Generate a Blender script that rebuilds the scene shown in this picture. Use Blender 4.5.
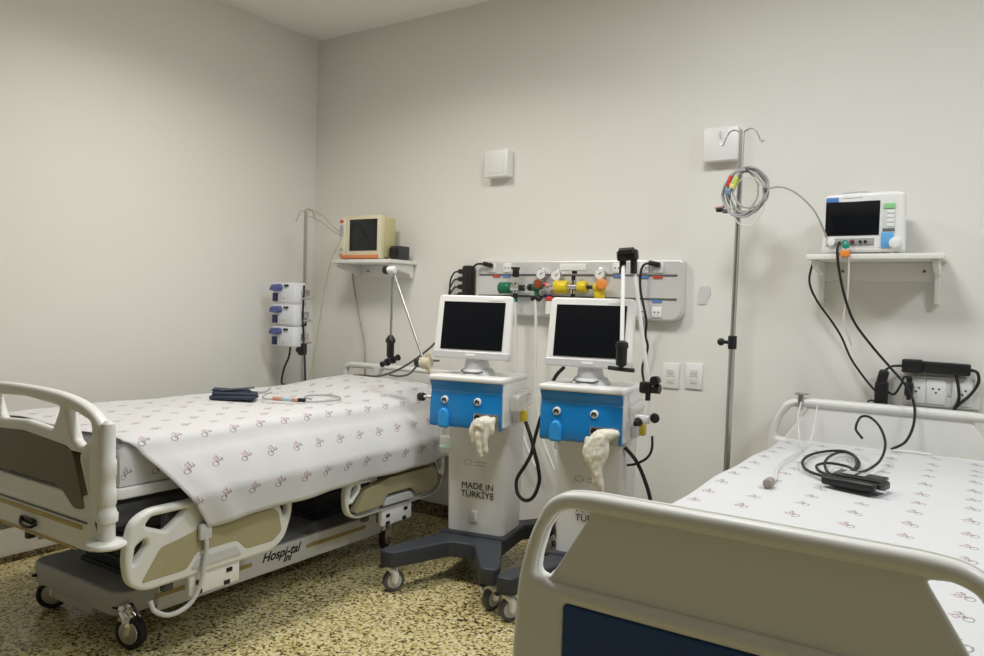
import bpy, bmesh, math, random
from mathutils import Vector, Matrix, Euler
random.seed(4)
for o in list(bpy.data.objects): bpy.data.objects.remove(o)
SC = bpy.context.scene
COL = SC.collection
R = math.radians

# ------------------------------------------------------------------ camera
cam_d = bpy.data.cameras.new('camera'); cam_d.sensor_width = 36; cam_d.lens = 757/984*36
cam_d.clip_start = .02
cam = bpy.data.objects.new('camera', cam_d); COL.objects.link(cam)
rx = Vector((.83475, .55002, .02908)); ry = Vector((-.04176, .01053, .99907)); rz = rx.cross(ry).normalized()
ry = rz.cross(rx)
M = Matrix((rx, ry, rz)).transposed().to_4x4(); M.translation = (0, 0, 1.30)
cam.matrix_world = M
SC.camera = cam

# ------------------------------------------------------------------ light and exposure
W = bpy.data.worlds.new('world'); SC.world = W; W.use_nodes = True
W.node_tree.nodes['Background'].inputs[0].default_value = (.9, .95, 1, 1)
W.node_tree.nodes['Background'].inputs[1].default_value = .05
SC.view_settings.view_transform = 'Standard'; SC.view_settings.look = 'None'
SC.view_settings.gamma = 1; SC.view_settings.use_curve_mapping = False
SC.view_settings.exposure = 0.0
CEIL = 3.04; YB = 3.65; XL = -3.87; XR = 2.6; YF = -3.2
LAMPS = [(-2.45, 2.1, (1, .95, .85), 22, 148), (-.85, 2.05, (.98, .99, .99), 25, 180), (1.25, 2.05, (.90, .96, 1), 31, 180)]
for i, (x, y, c, e, sp) in enumerate(LAMPS):
    l = bpy.data.lights.new('ceiling_lamp', 'AREA'); l.shape = 'SQUARE'; l.size = .5; l.energy = e; l.spread = R(sp); l.color = c
    lo = bpy.data.objects.new('ceiling_lamp', l); lo.location = (x, y, CEIL-.03); COL.objects.link(lo)

# ------------------------------------------------------------------ materials
def mat(name, col, rough=.5, metal=0, noise=0, nscale=30, bump=0, trans=0, alpha=1, coat=0, ior=1.45, emit=None):
    m = bpy.data.materials.new(name); m.use_nodes = True
    nt = m.node_tree; b = nt.nodes['Principled BSDF']
    b.inputs['Base Color'].default_value = (*col, 1); b.inputs['Roughness'].default_value = rough
    b.inputs['Metallic'].default_value = metal; b.inputs['Transmission Weight'].default_value = trans
    b.inputs['Alpha'].default_value = alpha; b.inputs['Coat Weight'].default_value = coat; b.inputs['IOR'].default_value = ior
    if emit:
        b.inputs['Emission Color'].default_value = (*emit[:3], 1); b.inputs['Emission Strength'].default_value = emit[3]
    if noise or bump:
        tc = nt.nodes.new('ShaderNodeTexCoord'); n = nt.nodes.new('ShaderNodeTexNoise')
        n.inputs['Scale'].default_value = nscale; n.inputs['Detail'].default_value = 4
        nt.links.new(tc.outputs['Object'], n.inputs['Vector'])
        if noise:
            mr = nt.nodes.new('ShaderNodeMapRange'); mr.inputs[3].default_value = 1-noise; mr.inputs[4].default_value = 1+noise
            nt.links.new(n.outputs['Fac'], mr.inputs[0])
            mx = nt.nodes.new('ShaderNodeVectorMath'); mx.operation = 'SCALE'; mx.inputs[0].default_value = col
            nt.links.new(mr.outputs[0], mx.inputs['Scale']); nt.links.new(mx.outputs[0], b.inputs['Base Color'])
        if bump:
            bp = nt.nodes.new('ShaderNodeBump'); bp.inputs['Strength'].default_value = bump; bp.inputs['Distance'].default_value = .004
            nt.links.new(n.outputs['Fac'], bp.inputs['Height']); nt.links.new(bp.outputs[0], b.inputs['Normal'])
    return m

def granite(name, stops, scale, rough):
    m = bpy.data.materials.new(name); m.use_nodes = True; nt = m.node_tree; b = nt.nodes['Principled BSDF']
    N = nt.nodes.new; L = nt.links.new
    tc = N('ShaderNodeTexCoord')
    n0 = N('ShaderNodeTexNoise'); n0.inputs['Scale'].default_value = scale*.9; n0.inputs['Detail'].default_value = 5; n0.inputs['Roughness'].default_value = .7
    v = N('ShaderNodeTexVoronoi'); v.inputs['Scale'].default_value = scale*1.7
    n2 = N('ShaderNodeTexNoise'); n2.inputs['Scale'].default_value = 2.2; n2.inputs['Detail'].default_value = 3
    for q in (n0, v, n2): L(tc.outputs['Object'], q.inputs['Vector'])
    sep = N('ShaderNodeSeparateColor'); L(v.outputs['Color'], sep.inputs[0])
    a = N('ShaderNodeMath'); a.operation = 'MULTIPLY_ADD'; a.inputs[1].default_value = .42; L(sep.outputs[0], a.inputs[0])
    s = N('ShaderNodeMath'); s.operation = 'MULTIPLY'; s.inputs[1].default_value = .58; L(n0.outputs['Fac'], s.inputs[0]); L(s.outputs[0], a.inputs[2])
    c = N('ShaderNodeMath'); c.operation = 'MULTIPLY_ADD'; c.inputs[1].default_value = .25; c.inputs[2].default_value = -.125; L(n2.outputs['Fac'], c.inputs[0])
    d = N('ShaderNodeMath'); d.operation = 'ADD'; L(a.outputs[0], d.inputs[0]); L(c.outputs[0], d.inputs[1])
    r = N('ShaderNodeValToRGB'); L(d.outputs[0], r.inputs[0])
    els = r.color_ramp.elements
    while len(els) < len(stops): els.new(.5)
    for e, (p, col) in zip(els, stops): e.position = p; e.color = (*col, 1)
    L(r.outputs[0], b.inputs['Base Color']); b.inputs['Roughness'].default_value = rough
    return m

def printed_cloth(name, cu, cv, ou=0., ov=0., base=(.66, .665, .685), dark=(.12, .09, .11), red=(.33, .07, .12)):
    """white cotton with a repeating little red and charcoal motif, laid out on the cloth's own UV (metres)"""
    m = bpy.data.materials.new(name); m.use_nodes = True; nt = m.node_tree; b = nt.nodes['Principled BSDF']
    N = nt.nodes.new; L = nt.links.new
    def mt(op, a, bb=None, c=None):
        n = N('ShaderNodeMath'); n.operation = op
        for i, x in enumerate((a, bb, c)):
            if x is None: continue
            if isinstance(x, (int, float)): n.inputs[i].default_value = x
            else: L(x, n.inputs[i])
        return n.outputs[0]
    uv = N('ShaderNodeUVMap'); sp = N('ShaderNodeSeparateXYZ'); L(uv.outputs[0], sp.inputs[0])
    U = mt('ADD', sp.outputs[0], ou); V = mt('ADD', sp.outputs[1], ov)
    wob = N('ShaderNodeTexNoise'); wob.inputs['Scale'].default_value = 140; L(uv.outputs[0], wob.inputs['Vector'])
    w = mt('MULTIPLY_ADD', wob.outputs['Fac'], .006, -.003)
    px = mt('ADD', mt('MULTIPLY', mt('SUBTRACT', mt('FRACT', mt('DIVIDE', U, cu)), .5), cu), w)
    py = mt('ADD', mt('MULTIPLY', mt('SUBTRACT', mt('FRACT', mt('DIVIDE', V, cv)), .5), cv), w)
    def ell(cx, cy, rx_, ry_):
        return mt('SQRT', mt('ADD', mt('POWER', mt('DIVIDE', mt('SUBTRACT', px, cx), rx_), 2), mt('POWER', mt('DIVIDE', mt('SUBTRACT', py, cy), ry_), 2)))
    def ring(cx, cy, rx_, ry_, t): return mt('LESS_THAN', mt('ABSOLUTE', mt('SUBTRACT', ell(cx, cy, rx_, ry_), 1)), t)
    def bar(cx, cy, ang, hl, hw):
        ca, sa = math.cos(ang), math.sin(ang)
        dx = mt('SUBTRACT', px, cx); dy = mt('SUBTRACT', py, cy)
        a = mt('ADD', mt('MULTIPLY', dx, ca), mt('MULTIPLY', dy, sa)); c = mt('SUBTRACT', mt('MULTIPLY', dy, ca), mt('MULTIPLY', dx, sa))
        return mt('MULTIPLY', mt('LESS_THAN', mt('ABSOLUTE', a), hl), mt('LESS_THAN', mt('ABSOLUTE', c), hw))
    def un(*a):
        r = a[0]
        for x in a[1:]: r = mt('MAXIMUM', r, x)
        return r
    md = un(ring(.010, -.010, .009, .013, .17), bar(.0, .010, 1.9, .019, .0022), bar(-.006, .021, .15, .009, .0018))
    mr_ = un(bar(-.013, .006, .5, .012, .0025), ring(-.010, -.004, .006, .009, .22), bar(.002, -.002, .2, .013, .0018))
    mix1 = N('ShaderNodeMix'); mix1.data_type = 'RGBA'; mix1.inputs['A'].default_value = (*base, 1); mix1.inputs['B'].default_value = (*red, 1)
    L(mt('MULTIPLY', mr_, .62), mix1.inputs['Factor'])
    mix2 = N('ShaderNodeMix'); mix2.data_type = 'RGBA'; mix2.inputs['B'].default_value = (*dark, 1)
    L(mt('MULTIPLY', md, .66), mix2.inputs['Factor']); L(mix1.outputs['Result'], mix2.inputs['A'])
    L(mix2.outputs['Result'], b.inputs['Base Color']); b.inputs['Roughness'].default_value = .85
    cn = N('ShaderNodeTexNoise'); cn.inputs['Scale'].default_value = 9; cn.inputs['Detail'].default_value = 4; L(uv.outputs[0], cn.inputs['Vector'])
    bp = N('ShaderNodeBump'); bp.inputs['Strength'].default_value = .35; bp.inputs['Distance'].default_value = .012
    L(cn.outputs['Fac'], bp.inputs['Height']); L(bp.outputs[0], b.inputs['Normal'])
    return m

WALL = mat('wall_paint', (.815, .805, .765), .7, noise=.012, nscale=3, bump=.03)
CEILM = mat('ceiling_paint', (.93, .925, .90), .8)
FLOOR = granite('yellow_granite', [(.25, (.015, .012, .009)), (.33, (.13, .10, .045)), (.41, (.42, .33, .12)), (.52, (.68, .57, .25)), (.68, (.80, .75, .52)), (.85, (.52, .43, .19))], 60, .22)
GBASE = granite('granite_skirting', [(.25, (.01, .008, .006)), (.40, (.07, .05, .025)), (.6, (.20, .15, .07)), (.8, (.32, .27, .17))], 46, .3)
IVORY = mat('ivory_plastic', (.79, .80, .78), .38, noise=.02, nscale=8)
WHITEP = mat('white_plastic', (.86, .86, .86), .35)
WBED = mat('white_bed_plastic', (.79, .79, .765), .35, noise=.015, nscale=6)
LGREY = mat('light_grey_plastic', (.62, .63, .64), .4)
SILVER = mat('silver_plastic', (.66, .67, .69), .35, metal=.15)
CHASSIS = mat('chassis_grey_plastic', (.50, .50, .515), .42, noise=.03, nscale=6)
DGREY = mat('dark_grey_metal', (.10, .10, .11), .5)
BELLOW = mat('dark_bellows', (.035, .04, .055), .55)
SLATE = mat('slate_cast_base', (.038, .043, .055), .45)
TAN = mat('tan_insert', (.41, .37, .225), .5, noise=.06, nscale=40)
OLIVE = mat('dark_olive_panel', (.13, .115, .062), .45, noise=.06, nscale=30)
TANSTRIPE = mat('tan_stripe', (.50, .38, .16), .5)
BLUE = mat('ventilator_blue', (.010, .215, .58), .32, coat=.2)
BLUE2 = mat('ventilator_light_blue', (.03, .33, .80), .3)
NAVY = mat('navy_panel', (.012, .055, .22), .4)
BLACK = mat('black_plastic', (.012, .012, .013), .4)
RUBBER = mat('black_rubber', (.016, .016, .017), .55)
SCREEN = mat('dark_screen', (.008, .009, .012), .12)
CHROME = mat('chrome', (.72, .72, .72), .18, metal=1)
STEEL = mat('brushed_steel', (.55, .55, .54), .32, metal=1)
PANEL = mat('brushed_aluminium', (.76, .765, .755), .42, metal=.35, noise=.02, nscale=5)
RAILD = mat('dark_rail', (.13, .13, .13), .45)
WHEELG = mat('wheel_grey', (.55, .56, .58), .4)
TREAD = mat('wheel_tread', (.10, .10, .11), .5)
GREEN = mat('oxygen_green', (.01, .16, .08), .35)
YELLOW = mat('air_yellow', (.80, .60, .02), .35)
ORANGE = mat('orange_plastic', (.85, .27, .05), .4)
REDP = mat('red_plastic', (.65, .06, .04), .4)
BLUEL = mat('blue_label', (.10, .24, .62), .4)
PURPLE = mat('violet_label', (.18, .08, .32), .4)
CREAM = mat('aged_cream_plastic', (.74, .69, .50), .42)
CREAM2 = mat('cream_side_plastic', (.60, .54, .30), .45)
LATEX = mat('latex', (.80, .77, .66), .5, bump=.4, nscale=60)
CLEAR = mat('clear_plastic', (.86, .85, .80), .15, alpha=.45)
CLEARTUBE = mat('clear_tube', (.88, .87, .84), .2, alpha=.7)
GREYCAB = mat('grey_cable', (.40, .40, .40), .5)
WCAB = mat('white_cable', (.80, .80, .77), .45)
TANCAB = mat('tan_cable', (.42, .38, .28), .5)
PUMP = mat('pump_white', (.80, .82, .88), .4)
PBLUE = mat('pump_blue', (.10, .13, .36), .35)
PNAVY = mat('pump_screen', (.015, .022, .10), .25)
DENIM = mat('cuff_navy', (.035, .045, .075), .75, noise=.2, nscale=80)
TEXTM = mat('black_lettering', (.02, .02, .02), .6)
GTEXT = mat('faint_grey_lettering', (.50, .52, .54), .6)
SHELFW = mat('white_laminate', (.84, .83, .79), .4)
PATCH = mat('grey_patch', (.64, .65, .65), .8)
DIFF = mat('lamp_diffuser', (.9, .9, .9), .5, emit=(1, .97, .92, 3))
SHEET1 = printed_cloth('printed_sheet', .128, .126, .03, .05)
SHEET2 = printed_cloth('printed_sheet_wide', .135, .135, .0125, .0675)
MATT = mat('mattress_vinyl', (.55, .56, .58), .6)

# ------------------------------------------------------------------ helpers
def smooth(me, ang=35):
    for p in me.polygons: p.use_smooth = True
    me.set_sharp_from_angle(angle=R(ang))
def link(name, me, m, parent=None, ang=35):
    me.materials.clear(); me.materials.append(m)
    smooth(me, ang); me.name = name
    o = bpy.data.objects.new(name, me); COL.objects.link(o)
    if parent: o.parent = parent
    return o
def tag(o, label, cat, group=None):
    o['label'] = label; o['category'] = cat
    if group: o['group'] = group
    return o
def thing(name, label, cat, loc=(0, 0, 0), rz=0, group=None):
    o = bpy.data.objects.new(name, None); COL.objects.link(o); o.location = loc; o.rotation_euler = (0, 0, rz); o.empty_display_size = .1
    return tag(o, label, cat, group)
def struct(o): o['kind'] = 'structure'; return o

def catmull(pts, n=8):
    P = [Vector(p) for p in pts]
    if len(P) < 3: return P
    E = [P[0]*2-P[1]] + P + [P[-1]*2-P[-2]]; out = []
    for i in range(1, len(E)-2):
        a, b, c, d = E[i-1:i+3]
        for k in range(n):
            t = k/n
            out.append(.5*((2*b)+(c-a)*t+(2*a-5*b+4*c-d)*t*t+(3*b-a-3*c+d)*t**3))
    out.append(P[-1]); return out

class MB:
    def __init__(s): s.bm = bmesh.new()
    def _add(s, b, mtx=None):
        if mtx is not None: bmesh.ops.transform(b, matrix=mtx, verts=b.verts)
        me = bpy.data.meshes.new('t'); b.to_mesh(me); b.free(); s.bm.from_mesh(me); bpy.data.meshes.remove(me); return s
    def box(s, c, d, bev=0, rot=None, seg=2):
        b = bmesh.new(); bmesh.ops.create_cube(b, size=1)
        bmesh.ops.scale(b, vec=d, verts=b.verts)
        if bev: bmesh.ops.bevel(b, geom=b.edges[:], offset=min(bev, min(d)*.49), segments=seg, affect='EDGES', profile=.5)
        mtx = Matrix.Translation(c)
        if rot is not None: mtx = mtx @ (rot.to_matrix().to_4x4() if isinstance(rot, Euler) else rot)
        return s._add(b, mtx)
    def cyl(s, a, b_, r1, r2=None, n=24, bev=0):
        a = Vector(a); b_ = Vector(b_); d = b_-a; r2 = r1 if r2 is None else r2
        b = bmesh.new(); bmesh.ops.create_cone(b, cap_ends=True, segments=n, radius1=r1, radius2=r2, depth=d.length)
        if bev:
            es = [e for e in b.edges if len(e.link_faces) == 2 and any(len(f.verts) > 4 for f in e.link_faces)]
            bmesh.ops.bevel(b, geom=es, offset=bev, segments=2, affect='EDGES', profile=.5)
        q = d.to_track_quat('Z', 'Y').to_matrix().to_4x4()
        return s._add(b, Matrix.Translation((a+b_)/2) @ q)
    def sph(s, c, r, sc=(1, 1, 1), n=16):
        b = bmesh.new(); bmesh.ops.create_uvsphere(b, u_segments=n, v_segments=max(8, n//2), radius=r)
        return s._add(b, Matrix.Translation(c) @ Matrix.Diagonal((*sc, 1)))
    def lathe(s, prof, c=(0, 0, 0), n=24, mtx=None):
        b = bmesh.new(); rings = []
        for r, z in prof: rings.append([b.verts.new((r*math.cos(2*math.pi*i/n), r*math.sin(2*math.pi*i/n), z)) for i in range(n)])
        for p, q in zip(rings, rings[1:]):
            for i in range(n): b.faces.new((p[i], p[(i+1) % n], q[(i+1) % n], q[i]))
        b.faces.new(rings[0][::-1]); b.faces.new(rings[-1])
        bmesh.ops.recalc_face_normals(b, faces=b.faces)
        return s._add(b, Matrix.Translation(c) @ (mtx or Matrix()))
    def tube(s, pts, r, n=8, sm=8, flat=None, closed=False):
        rl = r if isinstance(r, (list, tuple)) else None
        P = catmull(pts, sm) if sm else [Vector(p) for p in pts]
        b = bmesh.new(); rings = []; up = None
        for i, p in enumerate(P):
            t = (P[min(i+1, len(P)-1)]-P[max(i-1, 0)])
            if t.length < 1e-9: t = Vector((0, 0, 1))
            t.normalize()
            if up is None:
                up = Vector((0, 0, 1)) if abs(t.z) < .9 else Vector((0, 1, 0))
            sdir = t.cross(up).normalized(); up = sdir.cross(t).normalized()
            if rl:
                f = i/(len(P)-1)*(len(rl)-1); k = min(int(f), len(rl)-2); rr = rl[k]+(rl[k+1]-rl[k])*(f-k)
            else: rr = r
            fx = flat or 1
            rings.append([b.verts.new(p+sdir*rr*math.cos(2*math.pi*j/n)+up*rr*fx*math.sin(2*math.pi*j/n)) for j in range(n)])
        for p, q in zip(rings, rings[1:]):
            for j in range(n): b.faces.new((p[j], p[(j+1) % n], q[(j+1) % n], q[j]))
        b.faces.new(rings[0][::-1]); b.faces.new(rings[-1])
        bmesh.ops.recalc_face_normals(b, faces=b.faces)
        return s._add(b)
    def mesh(s, me, mtx=None):
        b = bmesh.new(); b.from_mesh(me); return s._add(b, mtx)
    def build(s, name, m, parent=None, ang=35):
        me = bpy.data.meshes.new(name); s.bm.to_mesh(me); s.bm.free(); return link(name, me, m, parent, ang)

def split_build(b, name, m, parent=None, ang=35):
    """one object per separate piece of the mesh"""
    bm = b.bm; bm.verts.index_update(); bm.verts.ensure_lookup_table(); seen = set(); isl = []
    for v in bm.verts:
        if v in seen: continue
        st = [v]; seen.add(v); cur = []
        while st:
            q = st.pop(); cur.append(q)
            for e in q.link_edges:
                w = e.other_vert(q)
                if w not in seen: seen.add(w); st.append(w)
        lo = [min(q.co[k] for q in cur)-.002 for k in range(3)]; hi = [max(q.co[k] for q in cur)+.002 for k in range(3)]
        isl.append([lo, hi, cur])
    ch = True
    while ch:
        ch = False
        for i in range(len(isl)):
            for j in range(i+1, len(isl)):
                a, c = isl[i], isl[j]
                if all(a[0][k] <= c[1][k] and c[0][k] <= a[1][k] for k in range(3)):
                    isl[i] = [[min(p, q) for p, q in zip(a[0], c[0])], [max(p, q) for p, q in zip(a[1], c[1])], a[2]+c[2]]; del isl[j]; ch = True; break
            if ch: break
    out = []
    for lo, hi, vs in isl:
        keep = set(v.index for v in vs); nb = bm.copy(); nb.verts.ensure_lookup_table()
        bmesh.ops.delete(nb, geom=[v for v in nb.verts if v.index not in keep], context='VERTS')
        me = bpy.data.meshes.new(name); nb.to_mesh(me); nb.free(); out.append(link(name, me, m, parent, ang))
    bm.free(); return out

def bake(o):
    COL.objects.link(o); bpy.context.view_layer.update()
    dg = bpy.context.evaluated_depsgraph_get()
    me = bpy.data.meshes.new_from_object(o.evaluated_get(dg)); bpy.data.objects.remove(o); return me
def rounded(pts, r, n=5):
    """round every corner of a closed 2D polygon; r may be a number or one per corner"""
    out = []; k = len(pts)
    for i, p in enumerate(pts):
        p = Vector(p); a = Vector(pts[i-1]); b = Vector(pts[(i+1) % k])
        rr = r[i] if isinstance(r, (list, tuple)) else r
        u = (a-p); v = (b-p); d = min(rr, u.length*.48, v.length*.48)
        if d < 1e-5: out.append(p); continue
        s = p+u.normalized()*d; e = p+v.normalized()*d
        for j in range(n+1):
            t = j/n; out.append((1-t)**2*s+2*t*(1-t)*p+t*t*e)
    return out
XZ = Matrix(((1, 0, 0, 0), (0, 0, -1, 0), (0, 1, 0, 0), (0, 0, 0, 1)))      # 2D (u,v) -> x,z ; front faces -y
YZ = Matrix(((0, 0, 1, 0), (1, 0, 0, 0), (0, 1, 0, 0), (0, 0, 0, 1)))       # 2D (u,v) -> y,z ; front faces +x
def plate(loops, thick, bev=.004, plane=XZ, at=(0, 0, 0)):
    """a board with rounded rims and through holes (first loop outline, others holes)"""
    cu = bpy.data.curves.new('t', 'CURVE'); cu.dimensions = '2D'; cu.fill_mode = 'BOTH'
    for lp in loops:
        sp = cu.splines.new('POLY'); sp.points.add(len(lp)-1); sp.use_cyclic_u = True
        for q, p in zip(sp.points, lp): q.co = (p[0], p[1], 0, 1)
    cu.bevel_depth = bev; cu.bevel_resolution = 2; cu.extrude = max(thick/2-bev, 0); cu.offset = -bev
    me = bake(bpy.data.objects.new('t', cu))
    bpy.data.curves.remove(cu)
    me.transform(Matrix.Translation(at) @ plane); return me
def text(body, size, depth, plane, at, align='CENTER', shear=0, space=1.0, bold=0):
    cu = bpy.data.curves.new('t', 'FONT'); cu.body = body; cu.size = size; cu.extrude = depth; cu.align_x = align; cu.align_y = 'CENTER'; cu.shear = shear
    cu.space_line = space; cu.offset = bold
    me = bake(bpy.data.objects.new('t', cu)); me.transform(Matrix.Translation(at) @ plane); return me

def caster(parent, x, y, ztop, r=.0625, w=.03, yaw=0, trail=.03, fork=WHITEP, hub=WHEELG, name='caster', tread=None):
    d = Vector((math.sin(yaw), math.cos(yaw), 0)); s = Vector((d.y, -d.x, 0))
    c = Vector((x, y, 0)) + d*trail + Vector((0, 0, r))
    b = MB()
    b.cyl((x, y, ztop), (x, y, 2*r+.005), .014)
    b.cyl((x, y, ztop), (x, y, ztop-.012), .024)
    b.tube([Vector((x, y, 2*r+.018))-d*.012, Vector((x, y, 2*r+.02))+d*trail*.6, c+Vector((0, 0, r*.95))+d*r*.3], [.02, .024, .014], n=10, sm=5)
    for sg in (-1, 1):
        b.tube([Vector((x, y, 2*r+.012))+s*sg*.012, c+s*sg*(w/2+.007)+Vector((0, 0, r*.75)), c+s*sg*(w/2+.007)], [.014, .017, .016], n=8, sm=5)
    b.cyl(c-s*(w/2+.018), c+s*(w/2+.018), .010, n=16)
    f = b.build(name, fork, parent)
    q = Matrix.Translation(c) @ s.to_track_quat('Z', 'Y').to_matrix().to_4x4()
    w2 = MB(); w2.lathe([(r*.70, -w/2), (r*.93, -w/2), (r, -w/2+.006), (r, w/2-.006), (r*.93, w/2), (r*.70, w/2)], mtx=q, n=32); w2.build('wheel', tread or TREAD, f)
    h = MB(); h.lathe([(r*.3, -w/2-.004), (r*.66, -w/2-.002), (r*.72, -w/2+.003), (r*.72, w/2-.003), (r*.66, w/2+.002), (r*.3, w/2+.004)], mtx=q, n=28); h.build('wheel_hub', hub, f)
    l = MB(); l.box(tuple(Vector((x, y, 2*r+.02))-d*.03), (.03, .035, .008), .003, Matrix.Rotation(-yaw, 4, 'Z')); l.build('brake_pedal', BLACK, f)
    return f

def cable(name, label, pts, r, m, cat='cable', group=None, sm=8, n=8):
    return tag(MB().tube(pts, r, n=n, sm=sm).build(name, m), label, cat, group)

# ------------------------------------------------------------------ the room
def slab(name, c, d, m): return struct(MB().box(c, d).build(name, m))
CX = (XL+XR)/2; CY = (YF+YB)/2; LX = XR-XL; LY = YB-YF
slab('floor', (CX, CY, -.05), (LX+.2, LY+.2, .1), FLOOR)
slab('ceiling', (CX, CY, CEIL+.05), (LX+.2, LY+.2, .1), CEILM)
slab('wall_back', (CX, YB+.05, CEIL/2), (LX+.2, .1, CEIL), WALL)
slab('wall_left', (XL-.05, CY, CEIL/2), (.1, LY, CEIL), WALL)
slab('wall_right', (XR+.05, CY, CEIL/2), (.1, LY, CEIL), WALL)
slab('wall_front', (CX, YF-.05, CEIL/2), (LX+.2, .1, CEIL), mat('far_wall_paint', (.16, .155, .15), .7))
slab('baseboard_back', (CX, YB-.006, .04), (LX, .012, .08), GBASE)
slab('baseboard_left', (XL+.006, CY, .016), (.012, LY, .032), GBASE)
for i, (x, y, c, e, sp) in enumerate(LAMPS):
    t = thing('ceiling_light', ['square recessed ceiling light above the left bed', 'square recessed ceiling light above the gap between the beds', 'square recessed ceiling light to the right of the right bed'][i], 'ceiling light', (x, y, CEIL), 0, 'ceiling lights')
    fr = MB()
    for sx in (-1, 1): fr.box((sx*.29, 0, -.006), (.05, .63, .012), .002); fr.box((0, sx*.29, -.006), (.63, .05, .012), .002)
    fr.build('frame', WHITEP, t)
    MB().box((0, 0, -.003), (.535, .535, .006)).build('diffuser', DIFF, t)

# ------------------------------------------------------------------ left bed
def bed_casters(t, xs, ys, ztop):
    for (x, y, yaw) in ((xs[0], ys[0], .5), (xs[1], ys[0], 1.3), (xs[0], ys[1], .3), (xs[1], ys[1], -.4)):
        caster(t, x, y, ztop, .062, .032, yaw, .03, CHROME, STEEL, tread=RUBBER)

BX, BY = -2.90, 1.37
bed = thing('hospital_bed', 'ivory and tan hospital bed along the left wall with arched footboard and lowered side rails', 'hospital bed', (BX, BY, 0), 0, 'hospital beds')
# chassis cover with a stepped foot skirt
b = MB()
b.mesh(plate([rounded([(-.35, .17), (.29, .17), (.29, 1.70), (-.35, 1.70)], .07)], .09, .012, Matrix(), (0, 0, .155)))
sk = rounded([(-.27, .16), (.25, .16), (.25, .125), (.13, .125), (.10, .075), (-.16, .075), (-.19, .115), (-.27, .115)], .012)
b.mesh(plate([sk], .05, .008, XZ, (0, .20, 0)))
b.build('chassis_cover', CHASSIS, bed)
b = MB(); b.box((.285, .98, .142), (.012, 1.30, .108), .005); side = b.build('side_cover', WHITEP, bed)
b = MB()
b.box((.2925, .68, .150), (.003, .18, .018), .001); b.box((.2925, 1.28, .150), (.003, .40, .018), .001); b.box((.2925, .42, .150), (.003, .2, .018), .001)
split_build(b, 'tan_stripe', TANSTRIPE, side)
b = MB(); b.mesh(text('Hospi-tal', .058, .0006, YZ, (.2925, .93, .158), shear=.4, bold=.0008)); b.mesh(text('ini', .048, .0006, YZ, (.2925, .965, .128), shear=.4, bold=.0008))
b.build('lettering', TEXTM, side)
bed_casters(bed, (-.285, .29), (.20, 1.62), .115)
# lift columns and bellows
b = MB(); b.box((-.01, .42, .34), (.30, .26, .30), .02); b.box((-.01, 1.40, .34), (.30, .26, .30), .02)
for k in range(6):
    for y in (.42, 1.40): b.box((-.01, y, .215+k*.048), (.32, .28, .02), .008)
split_build(b, 'lift_bellows', BELLOW, bed)
b = MB(); b.box((-.39, 1.08, .53), (.05, 2.02, .08), .008); b.box((.39, 1.08, .53), (.05, 2.02, .08), .008)
for y in (.12, .8, 1.5, 2.06): b.box((0, y, .53), (.80, .05, .07), .006)
b.box((0, 1.08, .475), (.70, 1.7, .03), .01)
b.build('bed_frame', DGREY, bed)
b = MB(); b.mesh(plate([rounded([(-.47, .055), (.465, .055), (.465, 2.08), (-.47, 2.08)], .04)], .04, .008, Matrix(), (0, 0, .617))); b.build('mattress_deck', WHITEP, bed)
b = MB(); b.box((.02, .10, .545), (.66, .03, .10), .008); b.box((.30, .20, .53), (.03, .2, .1), .006); b.build('foot_bracket', CHASSIS, bed)

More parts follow.
